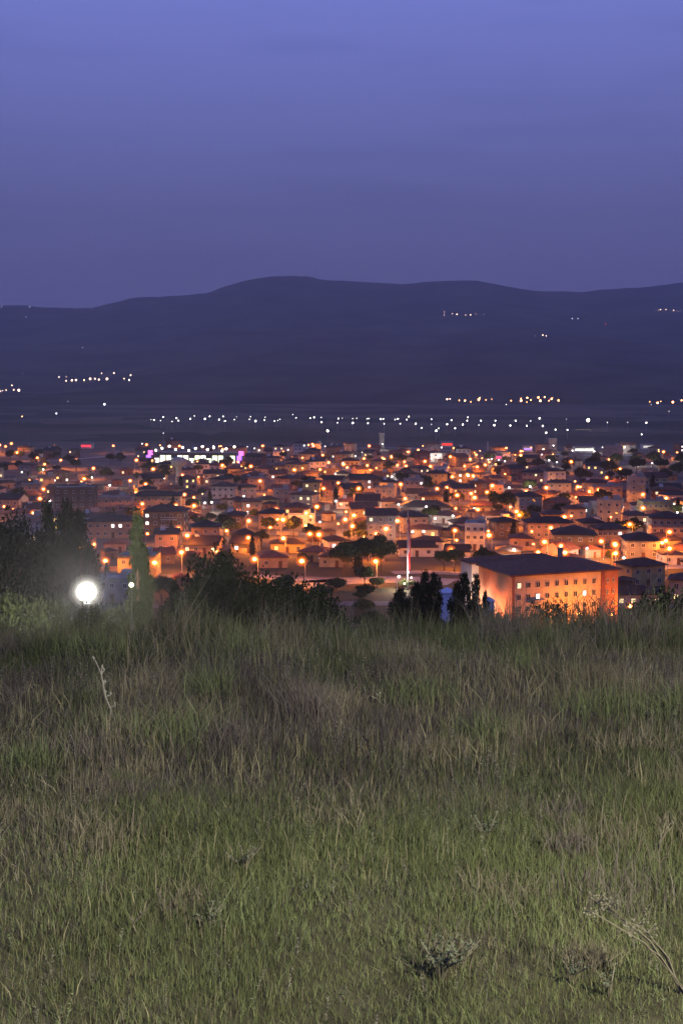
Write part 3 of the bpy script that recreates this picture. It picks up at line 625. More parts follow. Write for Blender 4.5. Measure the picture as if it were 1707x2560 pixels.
# ------------------------------------------------------------------ fill the town
def clear(x, y, r):
    for hx, hy, hr, _ in HOUSES:
        if (hx - x) ** 2 + (hy - y) ** 2 < (hr + r) ** 2 * .80: return False
    for lx, ly, _ in LAMPS:
        if (lx - x) ** 2 + (ly - y) ** 2 < (r * .95 + 1.0) ** 2: return False
    for lx, ly, w in ROADS:
        if (lx - x) ** 2 + (ly - y) ** 2 < (r + w) ** 2: return False
    return True
def project(x, y, z):
    c, s = math.cos(PITCH), math.sin(PITCH); dep = y * c - z * s; up = y * s + z * c
    return CX + F * x / dep, CY - F * up / dep
HERO += [(425, 472, 1206, 1148, 677), (375, 600, 1160, 1128, 850), (1000, 1035, 1470, 1300, 339), (1160, 1550, 1600, 1390, 268)]
street_rows = []
yrow = 318.0; filled = 0
while yrow < 1075 and filled < 300:
    sp_y = 17.5 + (yrow - 300) * .020; half = .30 * yrow + 22
    street_rows.append((yrow - sp_y * .5, half))
    xx = -half + rnd.uniform(0, 8)
    while xx < half:
        w = rnd.uniform(7, 12.5); d = rnd.uniform(6.5, 10)
        step = w + rnd.uniform(1.5, 9.0) + (yrow - 300) * .012
        x, y = xx + w / 2, yrow + rnd.uniform(-4, 4) + 5 * math.sin(xx * .02 + yrow)
        xx += step
        ppx, ppy = project(x, y, PLAIN)
        if ppx < 340 and 1128 < ppy < 1212 and rnd.random() < .8: continue
        if ppx > 1370 and 1150 < ppy < 1214 and rnd.random() < .8: continue
        if 40 < ppx < 640 and 1395 < ppy and rnd.random() < .5: continue
        if 560 < ppx < 1230 and y < 372: continue
        if rnd.random() < .06: continue
        for tr in range(4):
            if clear(x, y, max(w, d) * .62): break
            x += rnd.uniform(-5, 5); y += rnd.uniform(-5, 5); w *= .93
        else: continue
        st = rnd.choices([1, 2, 3], [.52, .43, .05])[0]
        bad = False
        for hx0, hx1, hb, ht, hy in HERO:
            if y < hy - 3:
                a0, _ = project(x - w / 2, y, PLAIN); a1, _ = project(x + w / 2, y, PLAIN)
                if a1 > hx0 and a0 < hx1:
                    while st > 1 and project(x, y, PLAIN + st * 2.9 + 1.8)[1] < hb - .35 * (hb - ht): st -= 1
                    if project(x, y, PLAIN + st * 2.9 + 1.8)[1] < hb - .5 * (hb - ht): bad = True
        if bad: continue
        roof = rnd.choices(['hip', 'gable', 'flat'], [.66, .22, .12])[0]; rc = rnd.choices(['brown', 'terracotta', 'dark'], [.4, .3, .3])[0]
        wall = rnd.choices(list(WALLS), [.2, .14, .12, .14, .16, .08, .1, .06])[0]
        lit = rnd.choices([0, 1, 2, 3], [.55, .25, .13, .07])[0]
        house(x, y, R(rnd.gauss(0, 18)), w, d, st, wall, roof, rc, lit, rnd.choice(['warm', 'white', 'yellow']), balcony=(st > 1 and rnd.random() < .3), tank=rnd.random() < .18, chim=rnd.random() < .3, side=y < 720)
        filled += 1
    yrow += sp_y * 1.3
for k, (yy, half) in enumerate(street_rows):
    if k % 2 == 0: strip('street', [(x, yy + 5 * math.sin(x * .02 + yy)) for x in np.linspace(-half - 20, half + 20, 26)], 6.0, M['asphalt'], .03)

print('HOUSES FILLED', filled, 'last row', yrow)
# small outbuildings squeezed between the houses
nsh = 0
for i in range(4000):
    if nsh >= 150: break
    y = rnd.uniform(330, 900); x = rnd.uniform(-.3, .3) * y; w = rnd.uniform(3.6, 6.0); d = rnd.uniform(3.2, 5)
    if not clear(x, y, w * .5): continue
    ppx, ppy = project(x, y, PLAIN)
    if (ppx < 340 and 1128 < ppy < 1212) or (560 < ppx < 1230 and y < 372): continue
    hw = rnd.uniform(2.3, 3.0); wc = rnd.choice(['grey', 'brown', 'cream', 'peach', 'brick']); rc = rnd.choice(['brown', 'terracotta', 'dark'])
    o = thing('outbuilding', f'small {wc} outbuilding with {rc} roof beside a {beside(x, y)}', 'shed', (x, y, PLAIN), R(rnd.gauss(0, 25)), 'outbuildings in the town')
    a = MB(); a.box(-w / 2, w / 2, -d / 2, d / 2, -.4, hw); ob('wall', a.mesh('wall', M['wall_' + wc]), o)
    v, f = hip_roof(w, d, min(w, d) * .24, .4, .12); ob('roof', mesh('roof', v, f, [M['roof_' + rc]]), o, (0, 0, hw + .13)); ob('door', DOOR, o, (w * .1, -d / 2, 0), (0, 0, 0), (.9, 1.2, 1.95))
    HOUSES.append((x, y, w * .6, o)); nsh += 1
print('outbuildings', nsh)
# low yard lamps beside the houses
nyl = 0
for i in range(4000):
    if nyl >= 95: break
    y = 360 * (1000 / 360) ** rnd.random(); x = rnd.uniform(-.29, .29) * y
    if not clear(x, y, 1.2): continue
    ppx, ppy = project(x, y, PLAIN)
    if (ppx < 340 and 1128 < ppy < 1212) or (ppx > 1370 and 1150 < ppy < 1214) or (500 < ppx < 1230 and y < 380): continue
    o = place_lamp(x, y, PLAIN, KIT_P, rnd.uniform(0, 6.28), None, 'low orange', rnd.uniform(.5, .72)); nyl += 1
# low garden walls along the streets
nwl = 0
for i in range(900):
    if nwl >= 90: break
    y = rnd.uniform(325, 760); x = rnd.uniform(-.3, .3) * y; L_ = rnd.uniform(5, 12)
    if not clear(x, y, L_ * .5): continue
    hw = rnd.uniform(1.2, 2.2); wc = rnd.choice(['cream', 'white', 'peach', 'grey']); o = thing('garden_wall', f'low {wc} rendered garden wall beside a {beside(x, y)}', 'wall', (x, y, PLAIN), R(rnd.choice([0, 0, 90]) + rnd.gauss(0, 15)), f'{wc} garden walls')
    a = MB(); a.box(-L_ / 2, L_ / 2, -.1, .1, -.4, hw); ob('wall', a.mesh('wall', M['wall_' + wc]), o); a = MB(); a.box(-L_ / 2 - .05, L_ / 2 + .05, -.16, .16, hw, hw + .1); ob('coping', a.mesh('coping', M['concrete']), o)
    nwl += 1
# ------------------------------------------------------------------ lamp labels from what stands next to them
for x, y, o in LAMPS:
    if o is None: continue
    kind = o['_k']; w = o['_w']; del o['_k']
    if '_w' in o.keys(): del o['_w']
    col_ = {'orange': 'orange street lamp', 'white': 'white street lamp', 'low orange': 'low orange yard lamp'}[kind]
    if not w:
        best = None
        for ph, lx, ly, rr in LANDMARK:
            dd = math.hypot(x - lx, y - ly)
            if dd < rr and (best is None or dd < best[0]): best = (dd, ph)
        if best: w = 'near ' + best[1]
        elif y > 960: w = 'along the far edge of the town'
        else: w = f'beside a {beside(x, y)}' + (' in mid town' if y > 640 else ' on the near streets' if y > 430 else ' below the hill')
    o['label'] = f'{col_} {w}'; o['group'] = f'{kind} lamps {w}'

# ------------------------------------------------------------------ far lights on the plain and mountain
def small_lamp(bulb, r, h):
    a = MB(); a.tube([(0, 0, -.5), (0, 0, h)], [.16, .1], 6); pole = a.mesh('pole', M['metal']); v, f = ico(r, 1); return pole, mesh('bulb', v, f, [bulb], True), h + r * .8
FAR_W = small_lamp(M['far_white'], 0.7, 8); FAR_O = small_lamp(M['far_orange'], 1.3, 8); VIL_O = small_lamp(M['village_bulb'], 2.4, 7); VIL_W = small_lamp(M['village_white'], 2.2, 7)
FAR_BIG = small_lamp(emit('far_yellow_bulb', (1, .80, .50), 60, False), 1.7, 9); VIL_R = small_lamp(M['red_bulb'], 3.2, 7)
def far(x0, y0, k, pts, kit, label, group, s0=1.0):
    for zx, zy in pts:
        p = ground_at(x0 + zx / k, y0 + zy / k, kit[2], 300)
        if p is None: continue
        o = thing('distant_lamp', label, 'lamp', p, 0, group); ob('pole', kit[0], o); s = s0 * rnd.choice([.4, .6, .8, 1.0, 1.3]) * rnd.uniform(.85, 1.15); ob('bulb', kit[1], o, (0, 0, kit[2]), (0, 0, 0), (s, s, s))
KA, KC = 2.751, 2.765
LW = 'tiny white lamp in the long row of lights across the dark plain'; GW = 'white lights across the plain'
far(0, 640, KA, [(1040,1125),(1060,1127),(1125,1108),(1105,1132),(1185,1138),(1215,1115),(1228,1132),(1310,1120),(1338,1100),(1410,1120),(1443,1103),(1508,1125),(1535,1103),(1548,1135),(1125,1218)], FAR_W, LW, GW)
far(570, 640, KA, [(45,1125),(60,1105),(155,1105),(148,1123),(190,1135),(255,1108),(250,1128),(320,1135),(357,1123),(343,1130),(468,1112),(445,1090),(565,1115),(592,1110),(640,1110),(643,1143),(758,1118),(785,1115),(752,1147),(857,1118),(884,1115),(857,1148),(955,1120),(968,1118),(962,1150),(1068,1120),(1050,1122),(1073,1153),(1148,1125),(1167,1120),(1183,1153),(1228,1125),(1290,1153),(1330,1183),(1397,1123),(1397,1157),(1447,1185),(1430,1202),(1505,1157),(1535,1130),(1560,1185)], FAR_W, LW, GW)
far(1140, 640, KC, [(80,1115),(75,1138),(170,1138),(155,1168),(270,1138),(262,1170),(410,1138),(373,1172),(487,1173),(513,1140),(575,1122),(597,1175),(620,1222),(685,1200),(760,1127),(767,1202),(1043,1150),(1183,1150),(1312,1153),(1280,1233),(45,1165),(345,1025),(1345,1027),(1468,1073)], FAR_W, LW, GW)
far(570, 640, KA, [(1243,1105),(685,1203)], FAR_BIG, 'larger yellowish lamp shining on the dark plain', 'large yellow lamps on the plain', .8)
far(1140, 640, KC, [(910,1135)], FAR_BIG, 'larger yellowish lamp shining on the dark plain', 'large yellow lamps on the plain', .9)
far(0, 640, KA, [(155,1103)], FAR_O, 'lone orange lamp in the dark fields below the village', 'lone lamps', 1)
far(0, 640, KA, [(408,832),(457,830),(457,858),(497,855),(525,853),(580,853),(622,845),(655,843),(682,850),(738,845),(785,805),(855,843),(890,852),(900,820),(700,806)], VIL_O, 'tiny warm light of the village strung along the mountain foot', 'village lights at the mountain foot')
far(0, 640, KA, [(85,890),(45,922),(97,920),(132,923),(5,930),(20,926)], VIL_O, 'tiny warm light of the small village at the picture edge', 'village lights at the left')
far(1140, 640, KC, [(20,998),(163,980),(155,993),(205,995),(245,990),(100,1008),(60,1000),(378,1000),(447,985),(447,1000),(490,980),(487,1010),(515,995),(567,978),(580,1000),(610,975),(665,980),(657,988),(705,998),(640,1000),(1335,1008),(1390,1015),(1412,1005),(1555,998),(1495,1010)], small_lamp(emit('foothill_orange_bulb', (1, .36, .12), 18, False), 1.7, 8), 'tiny orange light of the settlement on the lower slope', 'settlement lights on the lower slope')
far(570, 640, KA, [(1485,385),(1485,405),(1540,397),(1505,985),(1525,983)], VIL_O, 'faint warm light high on the mountain slope', 'lights high on the mountain', .75)
far(1140, 640, KC, [(65,408),(98,407),(135,400),(188,405),(5,403),(1395,372),(1410,370),(1447,370),(1500,375),(1530,380),(1545,380),(597,547),(620,552)], VIL_O, 'faint warm light high on the mountain slope', 'lights high on the mountain', .8)
far(0, 640, KA, [(14,350),(207,350),(630,365),(732,366),(182,418),(570,630),(158,810),(470,1000),(390,1083),(720,1020)], VIL_W, 'faint bluish white light alone on the mountain side', 'lone white mountain lights', .7)
far(1140, 640, KC, [(895,440),(800,432),(840,432),(545,550)], VIL_W, 'faint bluish white light alone on the mountain side', 'lone white mountain lights', .75)
far(1140, 640, KC, [(1030,468)], VIL_R, 'faint red light alone on the mountain side', 'red mountain light', .8)

# ------------------------------------------------------------------ trees
def leaves(n, fn, size, m, name, upright=0.0, asp=.6):
    """n leaf sprays inside the volume sampled by fn(rng) -> (n,3)"""
    P = fn(n); d = nrg.normal(size=(n, 3)); d[:, 2] = np.abs(d[:, 2]) * (1 + upright * 4); d /= np.linalg.norm(d, axis=1)[:, None]
    q = nrg.normal(size=(n, 3)); s = np.cross(d, q); s /= np.linalg.norm(s, axis=1)[:, None] + 1e-9
    L = size * nrg.uniform(.6, 1.4, (n, 1)); Wd = L * asp * .5
    V = np.stack([P - d * L * .5, P + s * Wd, P + d * L * .5, P - s * Wd], 1).reshape(-1, 3)
    T = np.arange(4 * n).reshape(n, 4)
    return fast_mesh(name, V, T, m)
def clumpy(blobs):
    """points near the shells of many small clumps"""
    B = np.array(blobs)
    def fn(n):
        w = B[:, 3] ** 2; i = nrg.choice(len(B), n, p=w / w.sum()); u = nrg.normal(size=(n, 3)); u /= np.linalg.norm(u, axis=1)[:, None]
        r = B[i, 3] * nrg.uniform(.35, 1.08, n); return B[i, :3] + u * r[:, None] * np.array([1, 1, .85])
    return fn
def round_crown(R0, Hc, k, seed, flat=.8):
    r_ = random.Random(seed); b = []
    for i in range(k):
        t_ = r_.uniform(0, 6.28); rr = R0 * math.sqrt(r_.random()) * .78; zz = Hc + r_.uniform(-.55, .75) * R0 * flat * (1.1 - rr / R0)
        b.append((rr * math.cos(t_), rr * math.sin(t_), zz, R0 * r_.uniform(.22, .42)))
    return clumpy(b)
def cypress_fn(h, r):
    def fn(n):
        z = nrg.beta(1.15, 1.3, n); rad = r * np.sin(np.clip(z * .92 + .08, 0, 1) ** .62 * math.pi) ** .75 * (1 + .22 * np.sin(z * 40 + nrg.uniform(0, 6.28)))
        t_ = nrg.uniform(0, 6.28, n); q = np.sqrt(nrg.uniform(.3, 1.1, n)) + (nrg.random(n) < .12) * nrg.uniform(0, .55, n); lob = 1 + .25 * np.sin(t_ * 3 + z * 9)
        return np.stack([rad * q * lob * np.cos(t_), rad * q * lob * np.sin(t_), .25 + z * (h - .25)], 1)
    return fn
def trunk_mesh(h, r, limbs=5, seed=1):
    r_ = random.Random(seed); a = MB(); a.tube([(0, 0, -.8), (.05, 0, h * .4), (0, .05, h)], [r, r * .75, r * .45], 7)
    for i in range(limbs):
        t_ = 6.28 * i / limbs + r_.uniform(-.3, .3); z = h * r_.uniform(.55, .95); l = h * r_.uniform(.4, .7)
        a.tube([(0, 0, z), (math.cos(t_) * l * .5, math.sin(t_) * l * .5, z + l * .35), (math.cos(t_) * l, math.sin(t_) * l, z + l * .9)], [r * .45, r * .3, r * .1], 5)
    return a.mesh('trunk', M['bark'])
def tree(name, label, loc, crown, trunk, group=None, s=1.0, rz=None, sz=1.0, cat='tree'):
    o = thing(name, label, cat, loc, rnd.uniform(0, 6.28) if rz is None else rz, group); o.scale = (s, s, s * sz); ob('trunk', trunk, o); ob('crown', crown, o); return o
TT = [leaves(2600, round_crown(3.2, 4.6, 26, s), .55, M['leaf_town'], 'town_crown') for s in (1, 2, 3)]
TK = trunk_mesh(4.0, .22)
CYP = leaves(2600, cypress_fn(8, 1.0), .5, M['leaf_cypress'], 'cypress_crown', .8, .4); CYK = trunk_mesh(7.2, .13, 0)
nt_ = 0
for i in range(3000):
    if nt_ >= 210: break
    y = rnd.uniform(300, 900); x = rnd.uniform(-.3, .3) * y
    if not clear(x, y, 3.0): continue
    if y < 640 and rnd.random() < .2: tree('cypress_tree', f'slim dark cypress beside a {beside(x, y)}', (x, y, PLAIN), CYP, CYK, 'cypresses in the town', rnd.uniform(.8, 1.15))
    else:
        ts = rnd.uniform(.6, 1.25); tree('garden_tree', ('small' if ts < .8 else 'large' if ts > 1.05 else 'medium') + f' bushy garden tree beside a {beside(x, y)}', (x, y, PLAIN), TT[i % 3], TK, 'garden trees in the town', ts)
    HOUSES.append((x, y, 2.4, None)); nt_ += 1
for px, py, s in ((1380, 1215, 1.5), (1450, 1205, 1.3), (1520, 1195, 1.6), (1590, 1190, 1.7), (1650, 1185, 1.5), (1690, 1200, 1.5), (1560, 1212, 1.4), (1480, 1180, 1.5), (1420, 1178, 1.3), (1630, 1170, 1.6), (1345, 1180, 1.3), (1300, 1170, 1.2), (1540, 1168, 1.4), (1700, 1172, 1.5)):
    p = ground_at(px, py, 0, 200); tree('garden_tree', 'large dark tree in the unlit grove at the edge of town', p, TT[px % 3], TK, 'grove at the edge of town', s)
for px, py, s in ((1270, 1288, 1.5), (1240, 1278, 1.2), (1335, 1300, 1.0), (905, 1425, 1.5), (950, 1432, 1.7), (860, 1438, 1.5), (560, 1345, 1.3), (1135, 1430, 1.1), (1110, 1428, 1.0)):
    p = ground_at(px, py, 0, 200); tree('garden_tree', 'full-crowned tree beside a lamplit street at the near edge of town' if py > 1400 else 'broad tree catching yellow lamplight among the houses', p, TT[px % 3], TK, 'lamplit trees', s)
# scrub on the bank below the curving road
for i in range(80):
    px = rnd.uniform(560, 1200); dd = rnd.uniform(258, 338)
    d = ray(px, 1500); x = d.x / d.y * dd
    if 24 < x < 72: continue
    if any((x - lx) ** 2 + (dd - ly) ** 2 < (w + 2.5) ** 2 for lx, ly, w in ROADS): continue
    tree('scrub_bush', 'dark scrub bush on the bank below the curving road', (x, dd, H(x, dd) - 1.0), TT[i % 3], TK, 'scrub on the bank', rnd.uniform(.5, .95), sz=.75)
# --- hillside trees just beyond the field
def stand(px, py_top, dist):
    d = ray(px, py_top); x = d.x / d.y * dist; return x, dist, H(x, dist), d.z / d.y * dist
def px_tree(name, label, px, py_top, dist, crown, trunk, ch, wide=1.0, group=None):
    x, y, z, zt = stand(px, py_top, dist); s = (zt - z) / ch
    o = tree(name, label, (x, y, z), crown, trunk, group, 1.0); o.scale = (s * wide, s * wide, s); return o
big = [leaves(15000, round_crown(3.4, 4.6, 70, s + 20, 1.0), .27, M['leaf_dark'], 'big_crown') for s in (1, 2)]
bigT = trunk_mesh(4.4, .26, 7, 5); BH = 7.6
px_tree('broadleaf_tree', 'massive dark tree looming left of the white floodlight', 40, 1290, 95, big[0], bigT, BH, .62)
px_tree('broadleaf_tree', 'dark tree right behind the white floodlight', 150, 1318, 100, big[1], bigT, BH, .55)
px_tree('broadleaf_tree', 'dark tree at the left border partly cut by the frame', -40, 1330, 88, big[1], bigT, BH, .6)
px_tree('broadleaf_tree', 'large rounded dark bush-like tree right of the young cypress', 545, 1376, 62, big[0], bigT, BH, .62)
px_tree('broadleaf_tree', 'lower rounded dark tree beside the curving road', 650, 1412, 62, big[1], bigT, BH, .66)
px_tree('broadleaf_tree', 'low dark tree sloping down towards the road', 750, 1452, 62, big[0], bigT, BH, .8)
px_tree('broadleaf_tree', 'low dark tree behind the grass edge beneath the road', 470, 1440, 52, big[1], bigT, BH, .55)
def ragged(h, r, k, seed):
    r_ = random.Random(seed); b = []
    for i in range(k):
        u = (i + r_.random()) / k; rr = r * math.sin(min(1, u * .9 + .10) ** .6 * math.pi) ** .8 * r_.uniform(.25, .95); t_ = r_.uniform(0, 6.28)
        b.append((rr * math.cos(t_), rr * math.sin(t_), .4 + u * (h - .7), r * r_.uniform(.28, .50) * (1.15 - .6 * u)))
    return clumpy(b)
cyL = leaves(15000, ragged(8, 1.0, 70, 3), .20, M['leaf_cypress'], 'cypress_crown_fine', .9, .35); cyD = leaves(7000, ragged(8, 1.9, 64, 8), .26, M['leaf_dark'], 'conifer_crown', .7, .4)
px_tree('cypress_tree', 'young slender cypress lit pale green by the floodlight', 343, 1270, 44, cyL, CYK, 8, .8)
for px, py, dd, w, lb in ((118, 1236, 96, .8, 'tall slim cypress rising above the dark trees, farthest from the floodlight'), (165, 1236, 98, .9, 'tall cypress spire in front of the dull brown block'), (200, 1262, 92, .9, 'shorter cypress spire directly above the floodlight'),
                          (436, 1440, 70, .8, 'small dark cypress beside the rounded bush-like tree')):
    px_tree('cypress_tree', lb, px, py, dd, cyD, CYK, 8, w * .6)
for px, py, dd, w, lb in ((1062, 1418, 120, .62, 'dark conifer right of the flagpole with a pointed top'), (1085, 1424, 122, .62, 'dark conifer left of the pale hut'), (1040, 1446, 116, .75, 'short broad dark conifer under the flagpole'), (1000, 1462, 114, .9, 'low dark conifer left of the flagpole foot'),
                          (1160, 1424, 124, .72, 'dark conifer right of the pale hut'), (1190, 1428, 126, .5, 'thin dark conifer against the dormitory side wall'), (1142, 1448, 118, .7, 'short dark conifer beside the pale hut'), (1212, 1470, 120, .45, 'narrow low conifer at the dormitory corner')):
    px_tree('conifer_tree', lb, px, py, dd, cyD, CYK, 8, w)
for px, py, dd, w, lb in ((1655, 1456, 70, .5, 'dark conifer spire right of the dormitory, taller of the pair'), (1610, 1470, 74, .5, 'dark conifer spire right of the dormitory, shorter of the pair')):
    px_tree('conifer_tree', lb, px, py, dd, cyD, CYK, 8, w)
shr = leaves(4500, round_crown(1.2, 1.3, 30, 77, 1.1), .10, M['leaf_shrub'], 'shrub_crown', .4, .4); shT = trunk_mesh(1.0, .05, 6, 9)
for px, py, dd, w, lb in ((1365, 1500, 24, .8, 'dark leafy shrub in front of the dormitory facade'), (1680, 1478, 27, 1.0, 'tall dark shrub at the right end of the field edge'), (1620, 1500, 25, .9, 'dark shrub below the conifer spires'),
                          (222, 1506, 27.5, .55, 'low dark bush hiding the foot of the floodlight post'), (50, 1478, 41, .7, 'pale leafy shrub left of the white floodlight'), (130, 1492, 46, .6, 'sparse bush beyond the floodlight post'), (1230, 1535, 23, 1.0, 'low shrub beneath the dormitory corner'), (300, 1505, 46, .5, 'small shrub at the foot of the young cypress')):
    px_tree('shrub', lb, px, py, dd, shr, shT, 2.3, w, None)['category'] = 'shrub'
# bare twig bushes against the facade
def twigs(px, py, dd, label, n=16):
    x, y, z, zt = stand(px, py, dd); h = zt - z; o = thing('bare_bush', label, 'bush', (x, y, z)); r_ = random.Random(px); a = MB()
    for i in range(n):
        t_ = r_.uniform(0, 6.28); l = r_.uniform(.1, .42) * h * .4; c = (math.cos(t_) * l, math.sin(t_) * l); top = h * r_.uniform(.75, 1.0)
        P = [(0, 0, -.3), (c[0] * .3, c[1] * .3, top * .4), (c[0] * .7, c[1] * .7, top * .75), (c[0] * 1.1, c[1], top)]
        a.tube(P, [.025, .018, .012, .004], 4)
        for k in range(4):
            b = Vector(P[2]) * (1 - k / 4) + Vector(P[3]) * (k / 4); e = b + Vector((r_.uniform(-.3, .3), r_.uniform(-.3, .3), r_.uniform(.1, .35))); a.tube([b, e], [.009, .003], 3)
    ob('branches', a.mesh('branches', M['bark']), o)
twigs(1400, 1488, 23, 'bare branching bush before the brightest part of the facade'); twigs(1480, 1478, 23.5, 'bare twiggy bush before the right side of the facade'); twigs(1310, 1492, 23, 'bare twiggy bush before the left side of the facade', 12); twigs(1535, 1495, 24, 'small bare bush at the right corner of the dormitory', 10)

# ------------------------------------------------------------------ floodlight in the garden below the field
d = ray(217, 1480); DF = 30.0; fx, fz = d.x / d.y * DF, d.z / d.y * DF; fzg = H(fx, DF)
o = thing('floodlight', 'blazing white floodlight on a post below the grass field', 'floodlight', (fx, DF, fzg))
hh = fz - fzg
a = MB(); a.tube([(0, 0, -.4), (0, 0, hh - .34)], [.05, .04], 8); ob('post', a.mesh('post', M['dark_metal']), o)
a = MB(); a.lathe([(.04, -.40), (.07, -.36), (.09, -.29), (.08, -.27), (.05, -.28)], 14); hd = ob('shade_collar', a.mesh('shade_collar', M['dark_metal']), o, (0, 0, hh))  # collar added under the bulb to keep the post in shadow
v, f = ico(.235, 3); ob('bulb', mesh('bulb', v, f, [M['flood']], True), hd); ob('light', LIGHT['f'], hd)
for rg, L_ in ((.275, .50), (.32, .22), (.37, .13), (.44, .08)): v, f = ico(rg, 4); ob('flood_halo', mesh('flood_halo', v, f, [glow_mat('flood_halo_shell', (1, .95, .84), L_ * .5)], True), hd)  # nested shells of fading emission paint a soft halo round the bulb
d = ray(329, 1468); x = d.x / d.y * 41; z = d.z / d.y * 41; zg = H(x, 41)
o = thing('garden_lamp', 'small round pale yellow garden lamp in front of the young cypress', 'lamp', (x, 41, zg)); a = MB(); a.tube([(0, 0, -.3), (0, 0, z - zg)], [.012, .01], 7); ob('post', a.mesh('post', M['dark_metal']), o)
v, f = ico(.085, 2); ob('glow_globe', mesh('glow_globe', v, f, [glow_mat('garden_globe', (1, .93, .62), 2.0)], True), o, (0, 0, z - zg + .08)); ob('light', LIGHT['g'], o, (0, 0, z - zg + .08))

# road lamp on the hilltop road behind the viewer
p = (4.8, -1.4, H(4.8, -1.4)); kit = lamp_kit('h', M['hill_bulb'], .2)
o = thing('street_lamp', 'white street lamp on the hilltop road above the grass field', 'street lamp', p, R(150)); o.scale = (.72, .72, .72); ob('pole', kit[0], o); ob('arm', kit[1], o); h = ob('lamp_head', kit[2], o); ob('bulb', kit[3], h); ob('light', kit[5], h, kit[6])

# ------------------------------------------------------------------ grass field
def grass_mat():
    m = bpy.data.materials.new('grass_blade'); m.use_nodes = True; t = m.node_tree; b = t.nodes['Principled BSDF']
    at = N(t, 'ShaderNodeAttribute'); at.attribute_name = 'tint'; b.inputs['Roughness'].default_value = .7; b.inputs['Specular IOR Level'].default_value = .15
    t.links.new(at.outputs['Color'], b.inputs['Base Color']); return m
GM = grass_mat()
def gz(x, y):
    return terrain(x, y) + (fbm(x / 2.0, y / 2.0, 21, 3) - 0.45) * 0.25 * np.clip((60 - np.abs(y)) / 30, 0, 1) * np.clip((y + 2) / 4, 0, 1)
def blades(name, x, y, h, wd, colr, lean=.25, seed_head=0.0):
    n = len(x); z = gz(x, y) - .02
    t_ = nrg.uniform(0, 6.283, n); dirx, diry = np.cos(t_), np.sin(t_); l = h * np.abs(nrg.normal(0, lean, n))
    f_ = nrg.uniform(-.9, .9, n); sx, sy = np.cos(f_), np.sin(f_)
    V = np.zeros((n, 5, 3)); head = seed_head > nrg.random(n)
    for k, (u, ww) in enumerate([(0, 1.0), (.55, .85), (1.0, 0)]):
        cxx = x + dirx * l * u ** 2; cyy = y + diry * l * u ** 2; czz = z + h * (u - .12 * u ** 3)
        wv = wd * .5 * ww * np.where(head, 1.0 + .9 * (k == 1), 1.0)
        if k < 2:
            V[:, 2 * k] = np.stack([cxx - sx * wv, cyy - sy * wv, czz], 1); V[:, 2 * k + 1] = np.stack([cxx + sx * wv, cyy + sy * wv, czz], 1)
        else: V[:, 4] = np.stack([cxx, cyy, czz], 1)
    tri = np.array([[0, 1, 3], [0, 3, 2], [2, 3, 4]])
    T = (np.arange(n)[:, None, None] * 5 + tri[None]).reshape(-1, 3)
    m = fast_mesh(name, V.reshape(-1, 3), T, GM)
    ca = m.color_attributes.new('tint', 'FLOAT_COLOR', 'POINT')
    c4 = np.ones((n, 5, 4), np.float32); c4[:, :, :3] = colr[:, None, :]
    ca.data.foreach_set('color', c4.ravel()); o = ob(name, m); o['kind'] = 'stuff'; return o
def scatter(n, y0, y1, pw=1.0):
    u = nrg.random(n) ** pw; y = y0 + (y1 - y0) * u; x = nrg.uniform(-1, 1, n) * (.34 * y + 1.6); return x, y
GREEN = np.array([.120, .134, .055]); MGREEN = np.array([.064, .074, .032]); STRAW = np.array([.19, .165, .095]); MAUVE = np.array([.074, .062, .057])  # mid-field green and mauve set darker: light falloff put into the colour
def tint(x, y, gw, base_g):
    n = len(x); dry = np.where(nrg.random((n, 1)) < np.interp(y, [3, 6, 12], [.40, .20, .18])[:, None], STRAW, MAUVE)  # dry blades, with less straw farther out to deepen the light falloff
    g = (nrg.random(n) < gw)[:, None]; c = np.where(g, base_g, dry); c = c * (.62 + .8 * fbm(x / (.12 * y), np.log(y) * 6, 61, 3))[:, None]; return c * nrg.uniform(.5, 1.4, (n, 1)) * nrg.uniform(.93, 1.07, (n, 3))
def greenness(x, y):
    p_ = fbm(x / (.10 * y + .2), np.log(y) * 7, 31, 3)
    g = np.interp(y, [2, 4.2, 5.4, 6.5, 8.5, 10.5, 11.5, 16], [1.0, .97, .76, .45, .18, .22, .80, .88])
    g = g + .3 * np.clip((x - .16 * y) / (.1 * y), 0, 1) * (y > 4.5) * (y < 9.5); return np.clip(g + (p_ - .47) * 1.5, .03, .98)
def hgt(x, y):
    """grass height: short turf near the road, knee-high towards the edge of the slope"""
    clump = (.75 + .5 * fbm(x / 2.1, y / 2.6, 87, 2)) * (.40 + 1.25 * fbm(x / (.25 + .05 * y), y / (.3 + .06 * y), 41, 3))
    clump = np.maximum(clump, np.interp(y, [2, 5, 8], [.85, .7, .3]))
    return np.interp(y, [2, 3.5, 5, 7, 9.5, 11.2, 12.4, 15, 18], [.030, .048, .080, .145, .21, .27, .47, .62, .68]) * clump
def wid(y, n): return nrg.uniform(.55, 1.25, n) * np.interp(y, [2, 4, 7, 11, 18], [.0022, .0026, .0036, .0046, .0058])
x, y = scatter(210000, 2.0, 6.5, .9); blades('short_grass', x, y, hgt(x, y) * nrg.uniform(.55, 1.6, len(x)), wid(y, len(x)), tint(x, y, greenness(x, y), GREEN), .40)
x, y = scatter(210000, 5.5, 12.0, .85); blades('meadow_grass', x, y, hgt(x, y) * nrg.uniform(.55, 1.6, len(x)), wid(y, len(x)), tint(x, y, greenness(x, y), MGREEN), .28, .3)
x, y = scatter(190000, 11.0, 17.5, 1.0); blades('tall_grass', x, y, hgt(x, y) * nrg.uniform(.55, 1.45, len(x)), wid(y, len(x)), tint(x, y, greenness(x, y), np.array([.056, .070, .030])), .18, .4)
